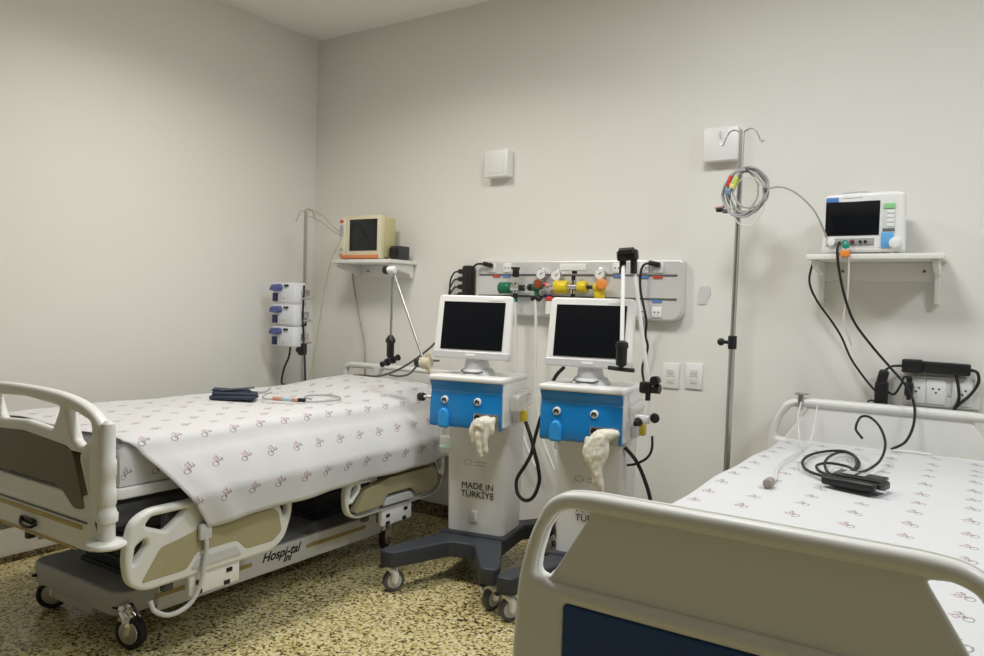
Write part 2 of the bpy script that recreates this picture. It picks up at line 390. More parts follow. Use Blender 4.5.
def endboard(t, name, half, at_y, insert, detail=True):
    arch = []
    n = 28
    for i in range(n+1):
        u = -1+2*i/n
        arch.append((u*(half-.02), .958-.055*abs(u)**3.0-.02*abs(u)**12))
    outer = [(-half, .80), (-half, .50), (-half+.05, .44), (-.16, .425), (.16, .425), (half-.05, .44), (half, .50), (half, .80), (half-.005, .87)] + arch[::-1][0:] + [(-half+.005, .87)]
    outer = rounded(outer, .015, 2)
    def mir(l): return [(-x, z) for x, z in l][::-1]
    c1 = rounded([(-.185, .820), (-.245, .905), (0, .918), (.245, .905), (.195, .820), (0, .832)], .018, 4)
    c2 = rounded([(.285, .902), (.36, .893), (half-.065, .872), (half-.055, .815), (.43, .812), (.385, .782), (.335, .80)], .016, 4)
    c3 = rounded([(.395, .752), (.43, .772), (half-.075, .765), (half-.065, .63), (.455, .625)], .016, 4)
    loops = [outer, c1, c2, mir(c2), c3, mir(c3)]
    b = MB(); b.mesh(plate(loops, .042, .014, XZ, (0, at_y, 0)))
    low = rounded([(-half, .56), (-half, .50), (-half+.05, .44), (-.16, .425), (.16, .425), (half-.05, .44), (half, .50), (half, .56)], .012, 3)
    b.mesh(plate([low], .042, .010, XZ, (0, at_y, 0)))
    mid = rounded([(-half+.02, .62), (-half+.02, .54), (half-.02, .54), (half-.02, .62)], .01, 3)
    b.mesh(plate([mid], .038, .008, XZ, (0, at_y, 0)))
    fr = b.build(name, IVORY, t, 50)
    pan = rounded([(-.345, .755), (-.30, .778), (0, .797), (.30, .778), (.345, .755), (.415, .578), (.35, .57), (.25, .637), (-.25, .637), (-.35, .57), (-.415, .578)], .02, 4)
    b = MB(); b.mesh(plate([pan], .046, .003, XZ, (0, at_y, 0))); b.build('panel_insert', insert, fr)
    b = MB(); b.box((0, at_y-.021, .535), (2*half-.14, .008, .006), .002); b.build('seam', DGREY, fr)
    b = MB(); b.box((0, at_y-.021, .515), (2*half-.2, .008, .016), .003); b.box((0, at_y-.021, .437), (2*half-.28, .008, .010), .003); split_build(b, 'tan_stripe', TANSTRIPE, fr)
    for sx in (-1, 1):
        x = sx*(half+.002); b = MB()
        b.lathe([(.020, .462), (.056, .466), (.063, .474), (.060, .482), (.026, .489), (.025, .545), (.033, .55), (.034, .575), (.029, .583), (.024, .60), (.028, .61), (.028, .655), (.025, .66), (.025, .70), (.027, .705), (.027, .75), (.023, .757), (.023, .85), (.020, .872), (.010, .882)], (x, at_y+.004, 0), n=28)
        b.build('corner_post', IVORY, fr)
    if detail:
        b = MB(); b.box((.05, at_y-.026, .477), (.10, .012, .022), .004); b.tube([(.01, at_y-.03, .485), (.04, at_y-.045, .468), (.10, at_y-.045, .466), (.12, at_y-.03, .476)], .006); b.build('latch', BLACK, fr)
    return fr
endboard(bed, 'footboard', .505, 0, OLIVE)
hb = MB()
ho = rounded([(-.585, .45), (.585, .45), (.585, .875), (.52, .905), (-.52, .905), (-.585, .875)], .04)
h1 = rounded([(-.545, .865), (-.30, .872), (-.345, .77), (-.545, .75)], .025); h2 = [(-x, z) for x, z in h1][::-1]
h3 = rounded([(-.25, .872), (.25, .872), (.29, .80), (-.29, .80)], .025)
hb.mesh(plate([ho, h1, h2, h3], .045, .015, XZ, (0, 2.19, 0))); hb.build('headboard', WBED, bed, 50)

def siderail(t, y0, y1, zb, zt, x, control, sign=1):
    """lowered side rail: ivory frame with tan insert and hand openings"""
    L = y1-y0
    def P(*p): return [(y0+L*a, zb+(zt-zb)*c) for a, c in p]
    out = rounded(P((.0, .45), (.02, .13), (.10, .0), (.60, .0), (.86, .0), (.95, .13), (1.0, .48), (1.0, .80), (.92, 1.0), (.12, 1.0), (.03, .88)), .035, 5)
    holeA = rounded(P((.10, .80), (.13, .90), (.33, .90), (.21, .68)), .012, 4); holeB = rounded(P((.045, .36), (.055, .58), (.105, .66), (.115, .56)), .010, 4)
    holeC = rounded(P((.965, .50), (.955, .80), (.905, .86), (.90, .70), (.94, .45)), .010, 4)
    holeD = rounded(P((.43, .90), (.80, .90), (.83, .76), (.43, .76)), .012, 4)
    b = MB(); b.mesh(plate([out, holeA, holeB, holeC, holeD], .04, .012, YZ, (x, 0, 0)))
    fr = b.build('side_rail', IVORY, t, 50)
    ins = rounded(P((.08, .12), (.18, .50), (.31, .56), (.40, .62), (.85, .62), (.895, .55), (.92, .26), (.86, .15), (.68, .15), (.62, .31), (.38, .31), (.32, .12)), .015, 4)
    b = MB(); b.mesh(plate([ins], .044, .002, YZ, (x, 0, 0))); b.build('rail_insert', TAN, fr)
    if control:
        ctl = rounded(P((.345, .10), (.385, .24), (.615, .24), (.655, .10)), .012, 4)
        b = MB(); b.mesh(plate([ctl], .05, .003, YZ, (x, 0, 0))); b.build('control_pad', LGREY, fr)
    ym = y0+L*.5
    b = MB(); b.box((x-.004*sign, ym, zb-.035), (.03, .22, .085), .008); br = b.build('rail_bracket', WHITEP, fr)
    b = MB()
    for dy, dz in ((-.07, -.01), (-.07, -.045), (.06, .0), (.05, -.045)): b.box((x+.0125*sign, ym+dy, zb-.02+dz), (.004, .026, .016), .001)
    split_build(b, 'socket', BLACK, br)
    b = MB(); b.box((x-.06*sign, ym, zb+.06), (.05, .1, .3), .01); b.box((x-.05*sign, y0+.2, zb+.1), (.03, .04, .3), .008); b.build('rail_arm', DGREY, fr)
    return fr
fr = siderail(bed, .037, .757, .293, .572, .535, True)
siderail(bed, 1.060, 1.790, .310, .560, .535, True)
siderail(bed, .037, .757, .293, .572, -.535, False, -1)
siderail(bed, 1.060, 1.790, .310, .560, -.535, False, -1)
b = MB(); b.tube([(.565, .33, .46), (.575, .335, .40), (.575, .325, .33), (.575, .31, .26), (.572, .27, .205), (.568, .20, .19), (.555, .15, .215), (.54, .14, .25)], .0085, n=10)
b.box((.567, .333, .452), (.02, .05, .06), .006); b.build('handset_cord', LGREY, fr)

# ------------------------------------------------------------------ cloths
def cloth(name, rows, m, parent=None, thick=.0):
    """rows: list of rows of (x,y,z,u,v)"""
    b = bmesh.new(); uvl = b.loops.layers.uv.new('UVMap'); V = []; UV = {}
    for r in rows:
        rr = []
        for (x, y, z, u, v) in r:
            q = b.verts.new((x, y, z)); UV[q] = (u, v); rr.append(q)
        V.append(rr)
    for p, q in zip(V, V[1:]):
        for i in range(len(p)-1):
            f = b.faces.new((p[i], p[i+1], q[i+1], q[i]))
            for l in f.loops: l[uvl].uv = UV[l.vert]
    bmesh.ops.recalc_face_normals(b, faces=b.faces)
    if sum(f.normal.z for f in b.faces) < 0: bmesh.ops.reverse_faces(b, faces=b.faces)
    me = bpy.data.meshes.new(name); b.to_mesh(me); b.free()
    o = link(name, me, m, parent, 180)
    if thick:
        s = o.modifiers.new('s', 'SOLIDIFY'); s.thickness = thick; s.offset = -1
    return o
def prof_len(P):
    s = [0]
    for a, c in zip(P, P[1:]): s.append(s[-1]+math.dist(a, c))
    return s
# left mattress under its tucked printed sheet
xL, xR, y0, y1, zb, zt = BX-.455, BX+.455, BY+.075, BY+2.10, .64, .795
mt = thing('mattress', 'mattress in a tucked printed sheet, on the left bed', 'mattress', (0, 0, 0), 0, 'mattresses')
def rbox_rows(xL, xR, y0, y1, zb, zt, r, top=lambda x, y: 0, nx=26, ny=40):
    cx = (xL+xR)/2; hx = (xR-xL)/2; hy = (y1-y0)/2; cy = (y0+y1)/2
    rows = []
    # parametrise as a draped rounded box: s across, t along, wrapping down by h
    h = zt-zb
    S = [-(hx+h)+(2*(hx+h))*i/(nx*2) for i in range(nx*2+1)]
    T = [-(hy+h)+(2*(hy+h))*i/(ny*2) for i in range(ny*2+1)]
    def wrap(a, half):
        s = 1 if a >= 0 else -1; a = abs(a)
        if a <= half-r: return s*a, 0
        q = (math.pi/2)*r
        if a <= half-r+q:
            t = (a-(half-r))/r; return s*(half-r+r*math.sin(t)), r*(1-math.cos(t))
        return s*half, min(r+(a-(half-r+q)), h)
    for t in T:
        row = []
        for s in S:
            x, dx = wrap(s, hx); y, dy = wrap(t, hy)
            d = max(dx, dy) if min(dx, dy) < 1e-6 else min(h, (dx**2+dy**2)**.5)
            z = zt-d+top(cx+x, cy+y)*(1-d/h)
            row.append((cx+x, cy+y, z, s, t+ (0)))
        rows.append(row)
    return rows
cloth('mattress_cover', rbox_rows(xL, xR, y0, y1, zb, zt, .045), SHEET1, mt)
b = MB(); b.box(((xL+xR)/2, (y0+y1)/2, zb+.05), (xR-xL-.03, y1-y0-.03, .10), .02); b.build('mattress_core', MATT, mt)
# pillow hump
def hump(x, y):
    fx = max(0, 1-((x-(BX-.02))/.42)**4); fy = (y-(BY+1.32))/.42
    fy = max(0, min(1, fy)); fy = fy*fy*(3-2*fy)
    fe = max(0, min(1, (BY+2.10-y)/.16))
    return .055*fx*fy*fe
# flat sheet hanging down the right side
rows = []; NV = 90
for j in range(NV+1):
    v = j/NV; row = []
    prof = [(-.475, .66), (-.475, .70), (-.47, .76), (-.455, .792), (-.425, .804)]
    for i in range(1, 22): prof.append((-.425+.86*i/22, .804))
    prof += [(.435, .803), (.452, .799), (.466, .790), (.477, .775), (.486, .75)]
    zend = .475+.03*v
    nd = 16
    for i in range(1, nd+1):
        f = i/nd
        prof.append((.486+.104*min(1, f*1.75)**.75, .75+(zend-.75)*f))
    sl = prof_len(prof)
    for i, ((x, z), s) in enumerate(zip(prof, sl)):
        drop = max(0, i-(len(prof)-nd-4))/(nd+3)
        ys = BY+.085+.255*drop**.85; ye = BY+2.08-.05*drop
        y = ys+(ye-ys)*v
        fold = drop*(.010*math.sin(y*9+1)+.006*math.sin(y*23+2)+.016*math.exp(-((y-ys-.10)/.05)**2))
        step = -.013*drop*(1 if y > BY+1.63 else 0)
        zz = z+hump(BX+x, y)*(1-min(1, drop*4))+(.003*math.sin(x*11+y*7)+.002*math.sin(x*23-y*17))*(1-drop)
        zz -= .012*drop*math.exp(-((y-ys-.04)/.07)**2)
        row.append((BX+x+fold+step, y, zz, s, y))
    rows.append(row)
sh = cloth('bed_sheet', rows, SHEET1, None, .002)
tag(sh, 'printed white sheet spread over the left bed and hanging down its right side', 'bed sheet', 'bed sheets')

# ------------------------------------------------------------------ right bed
CX2, CY2 = -.345, 1.32
bed2 = thing('hospital_bed', 'white hospital bed in the right foreground with a blue panel in its solid footboard', 'hospital bed', (CX2, CY2, 0), 0, 'hospital beds')
def board2(t, name, at_y, half, zdrop, panel):
    s = half/.435
    def q(l): return [(x*s, z-zdrop) for x, z in l]
    r = [(.445, .33), (.438, .62), (.430, .75), (.408, .84), (.372, .915), (.335, .938), (.28, .944)]
    outer = q([(-x, z) for x, z in r] + [(0, .945)] + [(x, z) for x, z in r[::-1]] + [(.40, .30), (-.40, .30)])
    outer = rounded(outer, .03, 4)
    hole = rounded(q([(-.366, .758), (-.392, .765), (-.388, .80), (-.372, .855), (-.345, .895), (-.318, .906), (-.278, .902)]), .012, 4)
    h2 = [(-x, z) for x, z in hole][::-1]
    b = MB(); b.mesh(plate([outer, hole, h2], .026, .009, XZ, (0, at_y, 0)))
    # raised rim: one flat lip running round both hand holes and the recessed middle
    lf = q([(-.362, .757), (-.394, .764), (-.390, .80), (-.374, .856), (-.347, .896), (-.318, .908)])
    inner = rounded(lf+[(-x, z) for x, z in lf[::-1]], .012, 4)
    b.mesh(plate([outer, inner] + ([rounded(q([(-.325, .335), (.325, .335), (.325, .722), (-.325, .722)]), .01)] if panel else []), .054, .015, XZ, (0, at_y, 0)))
    fr = b.build(name, WBED, t, 50)
    if panel:
        b = MB(); b.mesh(plate([rounded([(-.325, .34), (.325, .34), (.325, .722), (-.325, .722)], .01)], .042, .003, XZ, (0, at_y, 0))); b.build('blue_panel', NAVY, fr)
    return fr
board2(bed2, 'footboard', 0, .435, 0, True)
board2(bed2, 'headboard', 2.20, .475, .014, False)
b = MB(); b.box((0, 1.1, .50), (.74, 2.06, .07), .01); b.box((0, .45, .33), (.28, .24, .30), .02); b.box((0, 1.6, .33), (.28, .24, .30), .02); b.build('bed_frame', DGREY, bed2)
b = MB(); b.mesh(plate([rounded([(-.30, .20), (.30, .20), (.30, 1.9), (-.30, 1.9)], .06)], .08, .012, Matrix(), (0, 0, .165))); b.build('chassis_cover', CHASSIS, bed2)
b = MB(); b.box((0, 1.1, .575), (.80, 2.08, .05), .01); b.build('mattress_deck', LGREY, bed2)
bed_casters(bed2, (-.25, .25), (.27, 1.82), .125)
m2 = thing('mattress', 'mattress under the printed sheet on the right bed', 'mattress', (0, 0, 0), 0, 'mattresses')
b = MB(); b.box((CX2, CY2+1.10, .672), (.77, 2.06, .136), .03); b.build('mattress_core', MATT, m2)
o = cloth('bed_sheet', rbox_rows(CX2-.41, CX2+.41, CY2+.045, CY2+2.155, .615, .752, .035, lambda x, y: .004*math.sin(x*7+y*5)+.003*math.sin(y*13-x*9)), SHEET2, None)
tag(o, 'printed white sheet stretched over the right bed', 'bed sheet', 'bed sheets')

# ------------------------------------------------------------------ ventilators
def ventilator(label, loc, rz, fx):
    t = thing('ventilator', label, 'ventilator', loc, rz, 'ventilators')
    cy = .26
    # cast base: four legs from a hub under the column
    fl, fr_ = ((.285, .275), (.258, .258))[fx]
    f = [(-fl, cy-.53), (-fl+.07, cy-.535), (-.06, cy-.27), (.06, cy-.27), (fr_-.07, cy-.535), (fr_, cy-.53), (fr_, cy-.48), (.16, cy-.17), (.16, cy+.12), (.275, cy+.25), (.275, cy+.31), (.205, cy+.31), (.07, cy+.17), (-.07, cy+.17), (-.205, cy+.31), (-.275, cy+.31), (-.275, cy+.25), (-.16, cy+.12), (-.16, cy-.17), (-fl, cy-.48)]
    b = MB(); b.mesh(plate([rounded(f, .02, 3)], .075, .010, Matrix(), (0, 0, .158))); b.box((0, cy-.01, .19), (.34, .31, .03), .012)
    b.build('base', SLATE, t)
    for x, y, yw in ((-fl+.03, cy-.49, .75), (.228, cy-.49, .35), (-.24, cy+.275, 2.2), (.24, cy+.275, 1.9)):
        caster(t, x, y, .122, .049, .03, yw, .022, WHITEP, WHEELG)
    # column, a little wider to the top
    b = bmesh.new(); bmesh.ops.create_cube(b, size=1)
    for v in b.verts:
        top = v.co.z > 0
        v.co.x *= .315 if top else .292
        v.co.y = (cy-.01)+v.co.y*(.25 if top else .24); v.co.z = .735 if top else .20
    bmesh.ops.bevel(b, geom=[e for e in b.edges if abs(e.verts[0].co.z-e.verts[1].co.z) > .3], offset=.025, segments=4, affect='EDGES', profile=.5)
    q = MB(); q._add(b); col = q.build('column', WHITEP, t)
    b = MB(); b.mesh(text('MADE IN\nTÜRKİYE', .042, .0005, XZ, (.012+.02*fx, .1250, .408-.02*fx), space=.95)); b.build('lettering', TEXTM, col)
    b = MB(); b.tube([(-.04+.02*math.cos(k*.628), .1262, .54+.014*math.sin(k*.628)) for k in range(11)], .0014, n=6, sm=3); b.box((.025, .1262, .545), (.06, .001, .005)); b.box((.02, .1262, .53), (.05, .001, .004)); b.build('faint_emblem', GTEXT, col)
    b = MB(); b.box((0, .124, .285), (.034, .010, .055), .003); sw = b.build('rocker_switch', WHITEP, col)
    b = MB(); b.box((0, .1185, .29), (.014, .004, .032), .001); b.build('rocker', LGREY, sw)
    # housing
    b = MB(); b.mesh(plate([rounded([(.0, .735), (.30, .735), (.30, .945), (-.004, .945), (.0, .90)], .012, 3)], .372, .008, YZ, (0, 0, 0)))
    b.mesh(plate([rounded([(-.19, -.028), (.19, -.028), (.188, .305), (-.188, .305)], .02)], .026, .009, Matrix(), (0, 0, .952)))
    h = b.build('housing', WHITEP, t)
    # blue front: concave sheet sweeping from under the lip down to a rounded foot
    prof = [(-.024, .938), (-.018, .930), (-.004, .912), (.000, .89), (-.004, .865), (-.008, .84), (-.012, .78), (-.014, .742), (-.010, .730), (.004, .724), (.03, .724), (.03, .938)]
    b = MB(); b.mesh(plate([prof], .360, .003, YZ, (-.003, 0, 0))); bl = b.build('front_panel', BLUE, t, 40)
    b = MB(); b.mesh(plate([rounded([(-.135, .722), (-.135, .785), (-.12, .812), (-.095, .812), (-.08, .785), (-.08, .722)], .012, 4)], .034, .010, XZ, (0, -.012, 0))); b.build('water_trap_cover', BLUE2, bl)
    for x in (-.108, .058):
        b = MB(); b.cyl((x, .004, .852), (x, -.016, .850), .0185, .017, bev=.003); po = b.build('gas_port', WHITEP, bl)
        b = MB(); b.tube([(x-.008, -.0175, .843), (x-.008, -.0175, .853), (x-.003, -.0175, .858), (x, -.0175, .851), (x+.003, -.0175, .858), (x+.008, -.0175, .853), (x+.008, -.0175, .843)], .0032, n=6, sm=3); b.build('hose_symbol', TEXTM, po)
    b = MB(); b.box((.105, -.014, .765), (.125, .012, .072), .004); ob = b.build('outlet_block', STEEL, bl)
    b = MB(); b.cyl((.062, -.018, .782), (.062, -.024, .782), .013); b.cyl((.062, -.018, .752), (.062, -.023, .752), .006); b.build('outlet_hole', BLACK, ob)
    b = MB(); b.cyl((.115, -.018, .772), (.115, -.062, .770), .017, .016); b.build('outlet_port', WHITEP, ob)
    b = MB(); b.cyl((-.105, .0, .725), (-.105, .0, .698), .012); b.box((-.105, 0, .693), (.022, .016, .014), .003); b.build('drain_fitting', CLEAR, bl)
    # right side fittings
    b = MB()
    ring = [rounded([(.055, .805), (.055, .885), (.235, .905), (.235, .825)], .02), rounded([(.16, .835), (.16, .875), (.215, .882), (.215, .842)], .012)]
    b.mesh(plate(ring, .045, .006, YZ, (.212, 0, 0))); b.build('side_tray', CLEAR, h)
    b = MB(); b.box((.20, .14, .775), (.03, .08, .05), .006); cb = b.build('connector_block', LGREY, h)
    b = MB(); b.box((.222, .16, .78), (.03, .04, .05), .004); b.build('yellow_connector', mat('dull_yellow', (.55, .42, .06), .5) if fx else YELLOW, cb)
    # left side bracket
    b = MB(); b.box((-.195, .06, .86), (.02, .04, .10), .006); b.build('side_bracket', LGREY, h)
    # tilted monitor
    mt_ = Matrix.Translation((-.008 if not fx else .004, .055, 1.040)) @ Matrix.Rotation(R(-9), 4, 'X')
    b = MB(); b.cyl((0, .12, .955), (0, .12, .995), .095, .07, n=32, bev=.004); b.cyl((0, .11, .985), (0, .10, 1.05), .062, .05, n=28); st = b.build('monitor_stand', LGREY, h)
    b = MB(); b.tube([(-.055, .05, .985), (-.03, .04, .978), (.03, .04, .978), (.055, .05, .985)], .004); b.build('stand_slot', DGREY, st)
    b = MB(); b.mesh(plate([rounded([(-.193, 0), (.193, 0), (.187, .300), (-.187, .300)], .022, 5)], .03, .008, mt_ @ XZ, mt_.translation*0))
    b.mesh(plate([rounded([(-.165, .02), (.165, .02), (.16, .28), (-.16, .28)], .03, 5)], .05, .016, mt_ @ Matrix.Translation((0, .03, 0)) @ XZ, (0, 0, 0)))
    mo = b.build('monitor', WHITEP, t, 45)
    b = MB(); b.mesh(plate([rounded([(-.193, .0), (.193, .0), (.193, .034), (-.193, .034)], .01)], .034, .004, mt_ @ XZ, (0, 0, 0))); b.build('lower_bezel', SILVER, mo)
    b = MB(); b.mesh(plate([rounded([(-.157, .042), (.155, .042), (.155, .268), (-.157, .268)], .003)], .036, .001, mt_ @ XZ, (0, 0, 0))); b.build('screen', SCREEN, mo)
    b = MB(); b.box((0, 0, 0), (.05, .002, .012), .0008, None); me = b.build('logo_plate', WHITEP, mo); me.matrix_local = mt_ @ Matrix.Translation((.0, -.0175, .017))
    b = MB(); b.box((0, 0, 0), (.075, .002, .014), .0008, None); me = b.build('sticker', WHITEP, mo); me.matrix_local = mt_ @ Matrix.Translation((.11, -.0155, .281))
    return t
V1 = ((-1.995, 2.84, 0), R(11)); V2 = ((-1.425, 2.875, 0), R(9))
VENT1 = ventilator('white and blue ventilator trolley beside the left bed, the left one of two', *V1, 0)
VENT2 = ventilator('white and blue ventilator trolley nearer the right bed, the right one of two', *V2, 1)
def vloc(V, p): return Matrix.Translation(V[0]) @ Matrix.Rotation(V[1], 4, 'Z') @ Vector(p)

def glove(name, label, V, strands):
    b = MB()
    for pts, rad in strands: b.tube([vloc(V, p) for p in pts], rad, n=12, sm=6)
    me = bpy.data.meshes.new('g'); b.bm.to_mesh(me); b.bm.free()
    o = bpy.data.objects.new('g', me); md = o.modifiers.new('r', 'REMESH'); md.mode = 'VOXEL'; md.voxel_size = .0032
    s = o.modifiers.new('s', 'SMOOTH'); s.iterations = 2
    m = bake(o)
    from mathutils import noise
    nrm = [v.normal.copy() for v in m.vertices]
    for v, q in zip(m.vertices, nrm):
        c = Vector(v.co); v.co = c+q*(.0035*noise.noise(c*42)+.0022*noise.noise(Vector((c.x*150, c.y*150, c.z*35))))
    return tag(link(name, m, LATEX, None, 180), label, 'glove', 'latex gloves')
glove('latex_glove', 'limp latex glove with hanging fingers pulled over the outlet of the left ventilator', V1, [
    ([(.125, -.045, .775), (.125, -.072, .775), (.120, -.092, .765), (.112, -.098, .748)], [.022, .029, .034, .028]),
    ([(.172, -.066, .783), (.14, -.085, .774), (.10, -.090, .766), (.082, -.090, .755)], [.014, .025, .027, .020]),
    ([(.084, -.090, .765), (.076, -.097, .735), (.078, -.095, .705), (.083, -.092, .683)], [.019, .016, .014, .011]),
    ([(.112, -.095, .755), (.110, -.104, .715), (.113, -.103, .668), (.122, -.100, .622)], [.020, .017, .0145, .011]),
    ([(.138, -.092, .755), (.141, -.100, .715), (.139, -.100, .675), (.146, -.098, .642)], [.019, .0155, .0135, .010]),
    ([(.160, -.078, .772), (.164, -.086, .745), (.162, -.085, .722)], [.016, .013, .010])])
glove('latex_glove', 'limp latex glove hanging as one long twist from the right ventilator', V2, [
    ([(.125, -.045, .775), (.125, -.072, .775), (.115, -.092, .766), (.10, -.098, .735)], [.022, .029, .036, .032]),
    ([(.178, -.064, .792), (.15, -.085, .785), (.11, -.092, .775), (.085, -.092, .750)], [.012, .024, .031, .026]),
    ([(.080, -.094, .765), (.072, -.104, .72), (.078, -.106, .68), (.094, -.098, .625), (.104, -.098, .578)], [.028, .030, .026, .016, .014]),
    ([(.105, -.094, .760), (.108, -.104, .715), (.104, -.104, .67), (.108, -.106, .62), (.120, -.098, .572), (.124, -.098, .548)], [.028, .030, .026, .021, .018, .011]),
    ([(.13, -.092, .755), (.134, -.10, .71), (.122, -.10, .66)], [.02, .017, .012])])

# support arms of the breathing circuits
t = thing('support_arm', 'jointed breathing hose arm with white elbow knuckle, clamped left of the left ventilator', 'support arm', (0, 0, 0), 0, 'breathing hose support arms')
a0, a1, a2 = Vector((-2.262, 2.86, 1.005)), Vector((-2.495, 2.88, 1.452)), Vector((-2.498, 2.88, 1.10))
b = MB(); b.cyl(a0, a1, .0065); b.cyl(a1, a2, .0065); b.build('rods', STEEL, t)
b = MB(); b.cyl(a1+Vector((-.02, -.01, .002)), a1+Vector((.026, -.01, .002)), .018, bev=.004); b.cyl(a1+Vector((.0, 0, -.03)), a1, .012); b.build('elbow_knuckle', WHITEP, t)
b = MB(); b.cyl(a1+Vector((-.046, -.01, .002)), a1+Vector((-.02, -.01, .002)), .021, bev=.005); b.build('elbow_knob', BLACK, t)
b = MB(); b.lathe([(.010, .02), (.024, .0), (.026, -.012), (.019, -.022), (.019, -.085), (.014, -.092), (.010, -.105)], a2+Vector((0, 0, .01))); split_build(b, 'handle', BLACK, t)
c = a2+Vector((0, 0, -.10)); d = Vector((.055, 0, .022)); b = MB(); b.cyl(c-d, c+d, .011); b.cyl(c-d*.45, c-d*.2, .019); b.cyl(c+d*.2, c+d*.45, .019); b.cyl(c+d*.85, c+d, .016); b.cyl(c-d, c-d*.85, .015); b.build('hose_clip', BLACK, t)
b = MB(); b.cyl(a0+Vector((-.02, 0, 0)), a0+Vector((.035, 0, .005)), .028, bev=.006); b.cyl(a0+Vector((.02, 0, -.03)), a0+Vector((.02, 0, .05)), .014); b.cyl(a0+Vector((.02, .0, -.01)), (-2.19, 2.87, .90), .012); b.build('clamp_joint', mat('beige_joint', (.62, .57, .42), .4), t)
b = MB(); b.cyl(a0+Vector((-.052, 0, 0)), a0+Vector((-.02, 0, 0)), .022, bev=.005); b.cyl((-2.275, 2.84, .845), (-2.245, 2.84, .847), .020, bev=.004); split_build(b, 'clamp_knob', BLACK, t)
b = MB(); b.cyl((-2.245, 2.84, .847), (-2.195, 2.86, .85), .007); b.build('clamp_pin', STEEL, t)

t = thing('support_arm', 'white breathing hose arm with black knuckle rising above the right ventilator', 'support arm', (0, 0, 0), 0, 'breathing hose support arms')
a0, a1, a2 = Vector((-1.155, 2.93, .995)), Vector((-1.245, 2.90, 1.485)), Vector((-1.218, 2.795, 1.150))
b = MB(); b.cyl(a0, a1+Vector((.018, 0, 0)), .0085); b.cyl(a1+Vector((-.025, 0, 0)), a2, .0085); b.build('rods', WHITEP, t)
b = MB(); b.box(a1+Vector((-.005, -.005, .030)), (.085, .045, .045), .010, Euler((0, R(-6), 0))); b.cyl(a1+Vector((.02, 0, .02)), a1+Vector((.022, 0, -.045)), .014); b.cyl(a1+Vector((-.027, 0, .02)), a1+Vector((-.028, 0, -.045)), .014); b.cyl(a1+Vector((-.03, -.03, .045)), a1+Vector((.03, -.03, .048)), .013); b.build('elbow_knuckle', BLACK, t)
b = MB(); b.lathe([(.010, .02), (.024, .012), (.027, -.004), (.022, -.014), (.022, -.076), (.012, -.084)], a2); split_build(b, 'handle', BLACK, t)
b = MB(); b.cyl(a2+Vector((0, 0, -.09)), a2+Vector((0, 0, -.078)), .008); b.tube([a2+Vector((-.055, 0, -.092)), a2+Vector((0, 0, -.095)), a2+Vector((.055, 0, -.096))], .0085, sm=3); b.build('hose_clip', BLACK, t)
b = MB(); b.box(a0+Vector((-.008, 0, -.018)), (.055, .04, .05), .012); b.cyl(a0+Vector((.035, 0, .015)), a0+Vector((.035, -.03, .015)), .018); b.cyl(a0+Vector((.02, 0, -.02)), a0+Vector((.05, 0, -.02)), .02); b.cyl(a0, a0+Vector((0, 0, -.07)), .011); b.build('clamp_joint', BLACK, t)
b = MB(); b.cyl(a0+Vector((0, 0, -.07)), a0+Vector((-.005, 0, -.14)), .010); b.box(a0+Vector((-.02, 0, -.15)), (.06, .03, .035), .006); b.build('clamp_block', WHITEP, t)
b = MB(); b.cyl(a0+Vector((.035, -.01, -.135)), a0+Vector((.05, -.045, -.135)), .019, bev=.004); b.cyl(a0+Vector((-.03, -.02, -.16)), a0+Vector((-.03, -.05, -.165)), .019, .01); split_build(b, 'clamp_knob', BLACK, t)

# clear drain bag cup hanging at the left ventilator
t = thing('drain_cup', 'small clear drain cup hanging under the front of the left ventilator', 'cup')
p = vloc(V1, (-.105, 0, .687)); b = MB(); b.lathe([(.010, .0), (.024, -.008), (.026, -.075), (.020, -.085), (.008, -.092)], p); b.build('cup', CLEAR, t)
b = MB(); b.cyl(p+Vector((0, 0, -.05)), p+Vector((0, 0, -.058)), .0265); b.build('green_line', mat('pale_green', (.45, .66, .52), .4), t)

# ------------------------------------------------------------------ gas panel and what is plugged into it
PX0, PX1, PZ0, PZ1, PD = -2.49, -1.257, 1.238, 1.547, .055
gp = thing('medical_gas_panel', 'long brushed metal gas and power panel on the back wall behind the ventilators', 'gas panel', ((PX0+PX1)/2, YB, 0))
cx0 = (PX0+PX1)/2; hw = (PX1-PX0)/2
b = MB(); b.mesh(plate([rounded([(-hw, PZ0), (hw, PZ0), (hw, PZ1), (-hw, PZ1)], [.05, .07, .03, .02], 6)], PD, .012, XZ, (0, -PD/2, 0))); pb = b.build('panel', PANEL, gp, 40)
for z in (1.466, 1.348):
    b = MB(); b.box((0, -PD-.001, z), (2*hw-.06, .006, .010), .002); b.build('rail', RAILD, gp)
def gx(x): return x-cx0
b = MB(); b.box((gx(-1.862), -PD-.001, 1.508), (.155, .004, .036), .001); b.build('name_plate', WHITEP, gp)
for x, z, m in ((-2.342, 1.457, REDP), (-2.275, 1.457, BLUEL), (-1.60, 1.459, BLUEL), (-1.459, 1.456, BLUEL), (-1.387, 1.456, REDP), (-1.387, 1.337, BLUEL), (-2.01, 1.352, PURPLE)):
    b = MB(); b.box((gx(x), -PD-.002, z), (.05, .009, .012), .002); b.build('colour_label', m, gp)
for x, z in ((-2.27, 1.505), (-2.375, 1.505), (-1.606, 1.502), (-1.46, 1.504), (-1.385, 1.504), (-1.385, 1.282), (-1.47, 1.283)):
    b = MB(); b.box((gx(x), -PD-.003, z), (.052, .010, .052), .004); so = b.build('wall_socket', WHITEP, gp)
    b = MB(); b.cyl((gx(x)-.01, -PD-.007, z), (gx(x)-.01, -PD-.0095, z), .004, n=10); b.cyl((gx(x)+.01, -PD-.007, z), (gx(x)+.01, -PD-.0095, z), .004, n=10); b.build('socket_holes', RAILD, so)
YP = YB-PD
